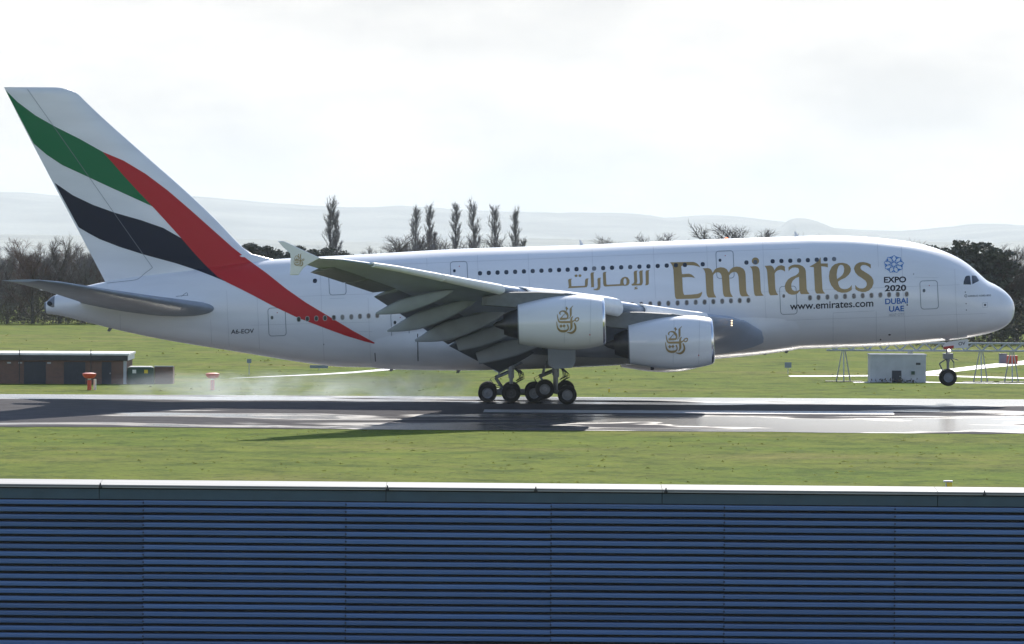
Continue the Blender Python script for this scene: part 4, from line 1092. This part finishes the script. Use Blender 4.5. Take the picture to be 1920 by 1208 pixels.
# low bare trees along the skyline
lowt = [(712,604,460,'small round bare tree left of the poplar row'),(690,604,468,'lowest bare bush on the skyline left of the poplar row'),(758,604,447,'bare tree at the foot of the first poplar on its left'),(796,604,437,'bare spreading tree between the first and second poplars'),(836,604,452,'bare tree between the second and third poplars'),
        (872,604,450,'bare tree between the third and fourth poplars'),(913,604,448,'bare tree between the fourth and fifth poplars'),(952,604,452,'bare tree between the fifth and last poplars'),(1228,604,442,'left one of the two small bare trees above the gold script'),(1257,604,440,'right one of the two small bare trees above the gold script'),
        (1352,604,428,'left bare tree of the broad clump above the gold lettering'),(1378,604,423,'middle and tallest bare tree of the broad clump above the gold lettering'),(1412,604,429,'right bare tree of the broad clump above the gold lettering'),(1520,604,438,'low bare tree just right of the front crown aerial'),(1150,604,452,'low bare tree between the rear crown aerial and the gold script')]
for i, (px, rb, rt, lb) in enumerate(lowt):
    tree('bare', lambda s=i % 4: bare_tree(20+s, dens=2.6, fork=.10), px, rb, th(px, rb, rt), lb, 'bare trees on the skyline', TWIGG if i % 2 else TWIG, 'bare_tree', 1.45, key='bare%d' % (i % 4))
# trees behind the nose
rt_ = [('pine',1752,640,441,'broad dark pine nearest the flight deck behind the nose'),('pine',1790,640,446,'second dark pine from the left behind the nose'),('pine',1822,640,433,'tallest dark pine behind the nose'),('pine',1856,640,448,'dark pine sloping down to the right behind the nose'),('pine',1716,640,455,'lowest dark pine just above the nose crown'),
       ('bare',1735,630,450,'bare grey tree at the left edge of the pines'),('bare',1880,640,466,'left bare brown tree to the right of the pines'),('bare',1908,640,462,'right bare brown tree at the right edge of the picture'),('bare',1845,632,478,'bare brown tree in front of the pines ahead of the nose'),('bare',1802,632,482,'bare brown tree behind the flight deck windows'),('pine',1905,646,552,'low dark evergreen ahead of the nose tip'),('pine',1878,648,575,'lowest dark evergreen below the nose tip'),('bare',1930,640,470,'bare brown tree cut by the right edge of the picture')]
for i, (k, px, rb, rt, lb) in enumerate(rt_):
    if k == 'pine': tree('evergreen', lambda i=i: evergreen(70+(i % 3), 10.0, 'pine'), px, rb, th(px, rb, rt), lb, 'trees behind the nose', LEAFD, 'pine_tree', 1.3, key='pineR%d' % (i % 3))
    else: tree('bare', lambda s=i % 4: bare_tree(20+s, dens=2.6, fork=.10), px, rb, th(px, rb, rt), lb, 'trees behind the nose', TWIGR if i % 2 else TWIG, 'bare_tree', 1.2, key='bare%d' % (i % 4))

# ================================================================== AIRFIELD FURNITURE
def brick_material():
    m, t, n, l, b = node_mat('brick_wall')
    tcn = n.new('ShaderNodeTexCoord'); mpn = n.new('ShaderNodeMapping'); mpn.inputs['Rotation'].default_value = (R(90), 0, 0)
    br = n.new('ShaderNodeTexBrick'); br.inputs['Scale'].default_value = 1.0; br.inputs['Brick Width'].default_value = .225; br.inputs['Row Height'].default_value = .075; br.inputs['Mortar Size'].default_value = .006
    br.inputs['Color1'].default_value = (.17, .075, .05, 1); br.inputs['Color2'].default_value = (.11, .055, .04, 1); br.inputs['Mortar'].default_value = (.22, .2, .18, 1)
    l.new(tcn.outputs['Object'], mpn.inputs[0]); l.new(mpn.outputs[0], br.inputs['Vector']); l.new(br.outputs['Color'], b.inputs['Base Color']); b.inputs['Roughness'].default_value = .9
    return m
BRICK = brick_material()
ROOFW = mat('pale_roof_felt', (0.70, 0.70, 0.70), 0.6, var=0.1, scale=1.5)
FASC = mat('dark_fascia', (0.035, 0.037, 0.042), 0.6, var=0.2)
NAVY = mat('navy_door_paint', (0.014, 0.020, 0.035), 0.5, var=0.2)
CONC = mat('grey_render', (0.45, 0.46, 0.49), 0.9, var=0.12, scale=1.2)
CABG = mat('cabinet_green', (0.025, 0.07, 0.05), 0.5, var=0.15)
YEL = mat('yellow_label', (0.75, 0.55, 0.03), 0.5)
PALEL = mat('pale_label', (0.75, 0.75, 0.70), 0.5)
ORNG = mat('orange_enamel', (0.62, 0.075, 0.03), 0.45, var=0.08)
GALV = mat('galvanised_steel', (0.42, 0.44, 0.46), 0.45, metal=0.3, var=0.12)
SIGNB = mat('sign_back', (0.20, 0.24, 0.29), 0.6, var=0.1)

P0 = ground(-150, 719.0); sc = FPX/(P0.y+400)
bb = empty('brick_building', P0, 'low flat-roofed brown brick building with dark doors at the left edge', 'building')
Wd = (237+150)/sc; Hh = 2.62; Dp = 7.5
mb = MB()
X = lambda px: (px+150)/sc
doors = [(45, 86, 'g'), (120, 160, 'g'), (191, 209, 's')]
mb.box(0, Wd-.25, 0, Dp, -.2, 2.0); wall = mb.build('wall', BRICK, bb)
mb = MB(); mb.box(Wd-.252, Wd, -.012, .24, -.2, 2.0); mb.build('corner_pier', CONC, bb)
mb = MB(); mb.box(Wd-.24, Wd-.003, .25, Dp-.01, -.2, 2.0); mb.build('end_wall', BRICK, bb)
mb = MB(); mb.box(-.1, Wd+.12, -.25, Dp+.25, 2.003, 2.45); mb.build('fascia', FASC, bb)
mb = MB(); mb.box(-.15, Wd+.25, -.32, Dp+.32, 2.453, 2.62); mb.build('roof', ROOFW, bb)
mb = MB(); mb.box(Wd+.123, Wd+.16, -.2, Dp+.2, 2.02, 2.44); mb.build('end_fascia', ROOFW, bb)
for a, b, k in doors:
    mb = MB(); h = 1.88
    mb.box(X(a), X(b), -.05, -.01, -.1, h); d = mb.build('door', NAVY, bb)
    if k == 'g':
        w2 = (X(b)-X(a))/5
        for q in range(5):
            mb = MB(); mb.box(X(a)+q*w2+.02, X(a)+(q+1)*w2-.02, -.075, -.052, 0, h-.05); mb.build('door_panel', NAVY, d)
    else:
        mb = MB(); mb.box(X(b)-.14, X(b)-.08, -.11, -.051, .85, .98); mb.build('handle', GALV, d)
for px, h in ((37, 2.9), (171, 2.95)):
    mb = MB(); mb.tube([(X(px), -.36, -.1), (X(px), -.36, h)], .04, 8); mb.build('downpipe', FASC, bb)
for px in (17, 38, 92):
    mb = MB(); mb.box(X(px)-.16, X(px)+.16, -.12, -.012, 1.72, 1.84); mb.build('bulkhead_light', GALV, bb)

P0 = ground(263, 720.5); sc = FPX/(P0.y+400)
cb = empty('transformer_cabinet', P0, 'dark green metal cabinet with warning labels beside the brick building', 'cabinet')
mb = MB(); mb.box(-1.1, 1.1, 0, 1.6, -.1, 1.42); mb.build('housing', CABG, cb)
mb = MB(); mb.box(-.92, .95, -.06, 1.66, 1.423, 1.5); mb.build('lid', ROOFW, cb)
for q in (-.52, .48):
    mb = MB(); mb.box(q-.45, q+.47, -.04, -.003, .08, 1.32); d = mb.build('door', CABG, cb)
    mb = MB(); mb.box(q-.15, q+.17, -.05, -.041, .92, 1.22); mb.build('warning_label', YEL if q > 0 else PALEL, d)
P0 = ground(307, 720.0)
en = empty('brick_enclosure', P0, 'small roofless brick enclosure to the right of the green cabinet', 'enclosure')
for a in ((-.78, .78, 0, .22), (-.78, -.56, .223, 2.2), (.56, .78, .223, 2.2)):
    mb = MB(); mb.box(*a, -.1, 1.45); mb.build('wall', BRICK, en)
mb = MB(); mb.box(-.82, .82, -.04, .26, 1.453, 1.53); mb.build('coping', CONC, en)

# mushroom-shaped marker posts
def mushroom(px, row, label, second):
    p = ground(px, row); e = empty('marker_post', p, label, 'marker', 'orange marker posts')
    mb = MB(); mb.revolve((0, 0, -.05), (0, 0, 1), [(0, .17), (.85, .17), (.86, .0)], 20); mb.build('post', ORNG, e, True, 40)
    mb = MB(); mb.revolve((0, 0, .86), (0, 0, 1), [(0, .14), (.08, .14), (.09, .0)], 20); mb.build('collar', PALEL, e, True, 40)
    mb = MB(); mb.revolve((0, 0, .94), (0, 0, 1), [(0, .2), (.06, .40), (.22, .54), (.36, .57), (.42, .55), (.47, .3), (.48, .01)], 28); mb.build('cap', ORNG, e, True, 40)
    if second:
        mb = MB(); mb.revolve((.42, .5, -.05), (0, 0, 1), [(0, .12), (.92, .12), (.93, .0)], 16); mb.build('support_tube', PALEL, e, True, 40)
mushroom(167.5, 731.5, 'orange mushroom-shaped marker post in front of the brick building', True)
mushroom(398.5, 731.5, 'orange mushroom-shaped marker post standing alone on the grass below the tail', False)

# grey hut
P0 = ground(1684, 717.5); sc = FPX/(P0.y+400); hw_ = 52/sc; hh_ = 53/sc
hu = empty('equipment_hut', P0, 'square grey rendered equipment hut with a dark doorway below the nose', 'hut')
mb = MB(); mb.box(-hw_, hw_, 0, 3.6, -.1, hh_-.12); mb.build('wall', CONC, hu)
mb = MB(); mb.box(-hw_-.06, hw_+.06, -.06, 3.66, hh_-.117, hh_); mb.build('roof', CONC, hu)
mb = MB(); mb.box(-.55, .28, -.03, -.004, -.05, 1.05); d = mb.build('door', NAVY, hu)
mb = MB(); mb.box(.12, .2, -.06, -.031, .5, .58); mb.build('handle', GALV, d)
mb = MB(); mb.box(1.55, 1.95, -.05, -.004, 1.55, 1.75); mb.build('vent', FASC, hu)
mb = MB(); mb.box(1.15, 1.45, -.12, -.004, .7, 1.0); mb.build('meter_box', CABG, hu)
mb = MB()
rg = random.Random(3)
for i in range(70):
    q = Vector((rg.uniform(-hw_, hw_*.7), -.25-rg.random()*.5, rg.random()*.35)); a = rv3(rg)*.12; b = rv3(rg)*.1; mb.add([q-a, q+b, q+a, q-b], [(0, 1, 2, 3)])
tag(mb.build('weeds', BRAMB, hu, fixn=False), kind='stuff')

# lattice gantry on splayed legs
P0 = ground(1760, 716.5); sc = FPX/(P0.y+400)
gt = empty('lattice_gantry', P0, 'long white lattice gantry on splayed legs behind the nose wheel', 'gantry')
gx = lambda px: (px-1760)/sc
zb_, zt_ = 2.75, 3.42
x0, x1 = gx(1550), gx(2000)
for yy in (0, .8):
    for zz in (zb_, zt_):
        mb = MB(); mb.tube([(x0, yy, zz), (x1, yy, zz)], .085, 6); mb.build('chord', GALV, gt)
x = x0; k = 0
while x < x1-.1:
    for yy in (0, .8):
        mb = MB(); mb.tube([(x, yy, zb_ if k % 2 else zt_), (min(x+.72, x1), yy, zt_ if k % 2 else zb_)], .05, 5); mb.build('lattice_bar', GALV, gt)
    x += .72; k += 1
for px in (1582, 1707, 1840, 1898):
    for dx, dy in ((-.85, .4), (.0, -.5), (.85, .4)):
        mb = MB(); mb.tube([(gx(px)+dx*.75, .4+dy, -.1), (gx(px)+dx*.15, .4, zb_)], .06, 6); mb.build('leg', GALV, gt)
    mb = MB(); mb.box(gx(px)-1.6, gx(px)+1.6, -.3, .9, -.1, .05); mb.build('foundation_pad', BLACKM, gt)

def sign(px, row, w, h, zc_, label, m, name='notice_board'):
    p = ground(px, row); e = empty(name, p, label, 'sign')
    mb = MB(); mb.tube([(0, .04, -.1), (0, .04, zc_-h/2+.05)], .035, 8); mb.build('post', GALV, e)
    mb = MB(); mb.box(-w/2, w/2, -.03, .03, zc_-h/2, zc_+h/2); mb.build('panel', m, e)
sign(1477.5, 702, .62, .5, .85, 'small grey sign board on a post below the belly ahead of the engines', SIGNB)
sign(467, 703, .40, .36, 1.25, 'small grey sign on a tall post below the rear fuselage', SIGNB)
sign(598, 695, 1.7, .28, .36, 'long low blue-grey board on the grass under the belly', SIGNB)
P0 = ground(1142, 735.5); mk = empty('runway_marker', P0, 'short weathered orange stub marker on the grass right of the main wheels', 'marker')
mb = MB(); mb.box(-.06, .06, -.06, .06, -.05, .30); mb.build('stub', YEL, mk)
mb = MB(); mb.box(-.075, .075, -.075, .075, .303, .34); mb.build('cap', GALV, mk)
P0 = ground(1881, 682); cq = empty('switch_cabinet', P0, 'dark grey upright cabinet beside the orange crate at the right edge', 'cabinet')
mb = MB(); mb.box(-.38, .38, 0, .7, -.05, .95); mb.build('housing', SIGNB, cq); mb = MB(); mb.box(-.42, .42, -.04, .74, .953, 1.02); mb.build('lid', FASC, cq)
P0 = ground(1899, 683); oc = empty('orange_crate', P0, 'bright orange box standing on the track at the right edge', 'crate')
mb = MB(); mb.box(-.55, .5, .1, .9, .0, .85); mb.build('body', ORNG, oc)
for q in (-.28, 0, .26):
    mb = MB(); mb.box(q-.025, q+.025, .06, .098, .04, .8); mb.build('rib', ORNG, oc)

# ================================================================== FOREGROUND SHED
DF = 147.0; YF = -400+DF
CLAD = mat('blue_cladding', (0.088, 0.168, 0.360), 0.42, var=0.16, scale=1.2, stretch=(0.3, 1, 6))
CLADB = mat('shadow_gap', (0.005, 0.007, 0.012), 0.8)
t_ = CLAD.node_tree; oi_ = t_.nodes.new('ShaderNodeObjectInfo'); hs_ = t_.nodes.new('ShaderNodeHueSaturation'); mr_ = t_.nodes.new('ShaderNodeMapRange')
mr_.inputs[3].default_value = 0.86; mr_.inputs[4].default_value = 1.12; b_ = t_.nodes['Principled BSDF']; src_ = b_.inputs['Base Color'].links[0].from_socket
t_.links.new(oi_.outputs['Random'], mr_.inputs[0]); t_.links.new(mr_.outputs[0], hs_.inputs['Value']); t_.links.new(src_, hs_.inputs['Color']); t_.links.new(hs_.outputs[0], b_.inputs['Base Color'])
TEAL = mat('teal_flashing', (0.030, 0.070, 0.110), 0.45, var=0.12, scale=1.5)
COPE = mat('pale_coping', (0.34, 0.335, 0.325), 0.65, var=0.12, scale=0.8, stretch=(0.3, 3, 3), spec=0.2)
pl, pr = at(0, 897.5, YF), at(1920, 914, YF)
SF = FPX/DF
org = Vector((pl.x, YF, GZ))
tilt = (pr.z-pl.z)/(pr.x-pl.x)
sh = empty('cladded_shed', org, 'long shed with horizontally ribbed dark blue cladding and pale coping in the foreground', 'shed')
ztop = pl.z - GZ
def zz(x, off): return ztop + tilt*x - off      # top edge drops slightly to the right
def bar(name, x0, x1, y0, y1, o0, o1, m, parent=sh, tip=0.0):
    mb = MB(); v = []
    for x in (x0, x1):
        v += [(x, y0, zz(x, o1)), (x, y1, zz(x, o1)-tip), (x, y1, zz(x, o0)-tip), (x, y0, zz(x, o0))]
    mb.add(v, [(0, 1, 2, 3), (4, 7, 6, 5), (0, 4, 5, 1), (1, 5, 6, 2), (2, 6, 7, 3), (3, 7, 4, 0)]); return mb.build(name, m, parent)
px_ = lambda p: (p-960)/SF - pl.x
XL, XR = px_(-260), px_(2180)
joint = [-260, 187, 725, 1243, 1760, 2180]
# coping trays leaning towards the field of view
for a, b in zip(joint[:-1], joint[1:]):
    mb = MB(); v = []
    for x in (px_(a)+.006, px_(b)-.006):
        v += [(x, -.10, zz(x, .135)), (x, 1.25, zz(x, .062)), (x, 1.25, zz(x, .10)), (x, -.10, zz(x, .165))]
    mb.add(v, [(0, 1, 2, 3), (4, 7, 6, 5), (0, 4, 5, 1), (1, 5, 6, 2), (2, 6, 7, 3), (3, 7, 4, 0)]); mb.build('coping', COPE, sh)
    bar('drip_edge', px_(a)+.006, px_(b)-.006, -.14, -.06, .180, .215, COPE)
    bar('fascia', px_(a)+.01, px_(b)-.01, -.05, .0, .255, .52, TEAL)
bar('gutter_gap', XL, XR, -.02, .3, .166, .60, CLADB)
for px in (190, 728, 1006, 1250, 1847):
    mb = MB(); x = px_(px); mb.revolve((x, -.17, zz(x, .22)), (0, 0, 1), [(0, .035), (.02, .05), (.09, .02), (.13, .015), (.14, .0)], 10); mb.build('coping_clip', FASC, sh, True)
# ribbed sheets: every rib of every sheet its own part
seams = [-260, 270, 650, 1035, 1360, 1680, 2180]
per = 13.92/SF
proto = {}
nrow = int((ztop-.55)/per)
for i, (a, b) in enumerate(zip(seams[:-1], seams[1:])):
    xa, xb = px_(a)+.004, px_(b)-.004
    for r in range(nrow):
        if i not in proto:
            L_ = xb-xa; c_ = per*.66
            prf = [(.0, 0), (-.050, -.012), (-.055, -c_*.38), (-.043, -c_*.46), (-.043, -c_*.54), (-.055, -c_*.62), (-.050, -c_+.012), (.0, -c_), (.02, -c_), (.02, 0)]
            mb = MB(); mb.loft([[(0, y, z) for y, z in prf], [(L_, y, z+tilt*L_) for y, z in prf]]); o = mb.build('rib', CLAD, sh); proto[i] = o
        else: o = link(proto[i].copy(), sh)
        o.location = (xa, random.uniform(-.004, .004), zz(xa, .545+r*per)+random.uniform(-.003, .003)+(-.006, .004, -.002, .006, 0, 0)[i])
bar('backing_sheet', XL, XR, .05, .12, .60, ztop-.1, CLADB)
FIX = mat('fixing_dark', (0.02, 0.03, 0.06), 0.5)
for s in seams[1:-1]:
    mb = MB(); x = px_(s)
    for r in range(nrow): mb.box(x-.02, x+.02, -.066, -.05, zz(x, .545+r*per)-per*.45, zz(x, .545+r*per)-per*.22)
    mb.build('fixing_strip', FIX, sh)
# roof falling away behind, end and back walls
mb = MB(); mb.add([(XL, .4, zz(XL, .20)), (XR, .4, zz(XR, .20)), (XR, 12, zz(XR, 2.1)), (XL, 12, zz(XL, 2.1)), (XL, .4, 0), (XR, .4, 0), (XR, 12, 0), (XL, 12, 0)], [(0, 1, 2, 3), (0, 3, 7, 4), (1, 5, 6, 2), (2, 6, 7, 3), (0, 4, 5, 1)]); mb.build('roof', TEAL, sh)
x = px_(1787); zl = zz(x, .06)+GZ
rl = empty('roof_lamp', (pl.x+x, YF+1.6, zl-.2), 'small brown and grey lamp standing on the shed coping at the right', 'lamp')
mb = MB(); mb.tube([(0, 0, -.1), (0, 0, .28)], .05, 10); mb.build('stem', GALV, rl); mb = MB(); mb.box(-.02, .12, -.08, .08, .16, .31); mb.build('lamp_body', YEL, rl); mb = MB(); mb.box(-.10, .14, -.10, .10, .313, .35); mb.build('hood', GALV, rl)

# ================================================================== GRASS (uncountable)
BLADE = mat('grass_blades', (0.150, 0.175, 0.045), 0.9, var=0.4, scale=0.4, spec=0.1)
t_ = BLADE.node_tree; tr_ = t_.nodes.new('ShaderNodeBsdfTranslucent'); tr_.inputs[0].default_value = (0.23, 0.25, 0.06, 1)
mx_ = t_.nodes.new('ShaderNodeMixShader'); mx_.inputs[0].default_value = 0.6; out_ = t_.nodes['Material Output']
t_.links.new(t_.nodes['Principled BSDF'].outputs[0], mx_.inputs[1]); t_.links.new(tr_.outputs[0], mx_.inputs[2]); t_.links.new(mx_.outputs[0], out_.inputs[0])
rng = random.Random(11); gb = MB()
def tuft(p, h, w):
    for q in range(2):
        a = Vector((rng.uniform(-w, w), rng.uniform(-w, w), 0)); d = Vector((rng.uniform(-.4, .4)*h, rng.uniform(-.4, .4)*h, h*rng.uniform(.6, 1.1)))
        b = len(gb.v); gb.v += [p-a, p+a, p+d]; gb.f.append((b, b+1, b+2))
for i in range(900):
    y = rng.uniform(-112, -37.5); x = rng.uniform(-46, 46)
    if noise.noise((x*.12, y*.05, 0))+rng.uniform(-.5, .5) < -.05: continue
    tuft(Vector((x, y, GZ)), rng.uniform(.03, .09), rng.uniform(.08, .3))
for i in range(1300):
    y = 28+260*rng.random()**1.4; x = rng.uniform(-75, 75)
    if noise.noise((x*.08, y*.03, 5))+rng.uniform(-.4, .4) < .05: continue
    tuft(Vector((x, y, GZ)), rng.uniform(.05, .16), rng.uniform(.1, .4))
tag(gb.build('grass', BLADE, fixn=False), 'short rough airfield grass on both sides of the runway', 'grass', kind='stuff')

# ================================================================== AIR
def volume_mat(name, col, dens, aniso, noisy=None):
    m = bpy.data.materials.new(name); m.use_nodes = True; t = m.node_tree
    for n in list(t.nodes): t.nodes.remove(n)
    o = t.nodes.new('ShaderNodeOutputMaterial'); v = t.nodes.new('ShaderNodeVolumePrincipled')
    v.inputs['Color'].default_value = (*col, 1); v.inputs['Density'].default_value = dens; v.inputs['Anisotropy'].default_value = aniso
    t.links.new(v.outputs[0], o.inputs['Volume'])
    return m
HZ = volume_mat('haze_air', (0.83, 0.905, 1.0), 0.000038, 0.2)
mb = MB(); mb.box(-17000, 17000, -950, 30800, -136.0, 260.0)
hz = mb.build('haze', HZ); tag(hz, 'pale winter haze filling the air over the airfield', 'haze', kind='stuff')

def smoke_mat(name, col, dens, scale, ctr, rad):
    m = bpy.data.materials.new(name); m.use_nodes = True; t = m.node_tree; n = t.nodes; l = t.links
    for q in list(n): n.remove(q)
    o = n.new('ShaderNodeOutputMaterial'); v = n.new('ShaderNodeVolumePrincipled'); tcn = n.new('ShaderNodeTexCoord')
    mpn = n.new('ShaderNodeMapping'); mpn.inputs['Scale'].default_value = (0.6, 1, 1)
    z = n.new('ShaderNodeTexNoise'); z.inputs['Scale'].default_value = scale; z.inputs['Detail'].default_value = 4; z.inputs['Distortion'].default_value = 0.8
    l.new(tcn.outputs['Object'], mpn.inputs[0]); l.new(mpn.outputs[0], z.inputs['Vector'])
    r = n.new('ShaderNodeMapRange'); r.inputs[1].default_value = 0.42; r.inputs[2].default_value = 0.72; r.inputs[3].default_value = 0.0; r.inputs[4].default_value = dens
    l.new(z.outputs['Fac'], r.inputs[0])
    # thin out towards the rim of the puff
    ln = n.new('ShaderNodeVectorMath'); ln.operation = 'LENGTH'; dv = n.new('ShaderNodeVectorMath'); dv.operation = 'DIVIDE'; dv.inputs[1].default_value = rad
    l.new(tcn.outputs['Object'], dv.inputs[0]); l.new(dv.outputs[0], ln.inputs[0])
    f = n.new('ShaderNodeMapRange'); f.interpolation_type = 'SMOOTHSTEP'; f.inputs[1].default_value = 0.25; f.inputs[2].default_value = 0.95; f.inputs[3].default_value = 1.0; f.inputs[4].default_value = 0.0
    l.new(ln.outputs['Value'], f.inputs[0])
    mu = n.new('ShaderNodeMath'); mu.operation = 'MULTIPLY'; l.new(r.outputs[0], mu.inputs[0]); l.new(f.outputs[0], mu.inputs[1])
    l.new(mu.outputs[0], v.inputs['Density']); v.inputs['Color'].default_value = (*col, 1); v.inputs['Anisotropy'].default_value = 0.5
    l.new(v.outputs[0], o.inputs['Volume']); return m
def puff(name, c, rad, dens, scale, label):
    mb = MB(); n = 20; secs = []
    for i in range(1, 12):
        a = math.pi*i/12; secs.append([(rad[0]*math.cos(a), rad[1]*math.sin(a)*math.cos(2*math.pi*k/n), rad[2]*math.sin(a)*math.sin(2*math.pi*k/n)) for k in range(n)])
    mb.loft(secs); o = mb.build(name, smoke_mat(name, (0.86, 0.93, 1.0), dens, scale, c, rad)); o.location = c
    tag(o, label, 'smoke', kind='stuff')
puff('tyre_smoke', (at(770, 735, -2).x, -2.0, 1.15), (6.5, 3.2, 1.9), 0.60, 0.75, 'thin white puff of tyre smoke low on the runway behind the main wheels')
puff('drifting_tyre_smoke', (at(480, 738, -2).x, 0.0, 0.9), (14.0, 4.0, 1.7), 0.26, 0.45, 'faint stretched veil of tyre smoke drifting along the runway under the tail')
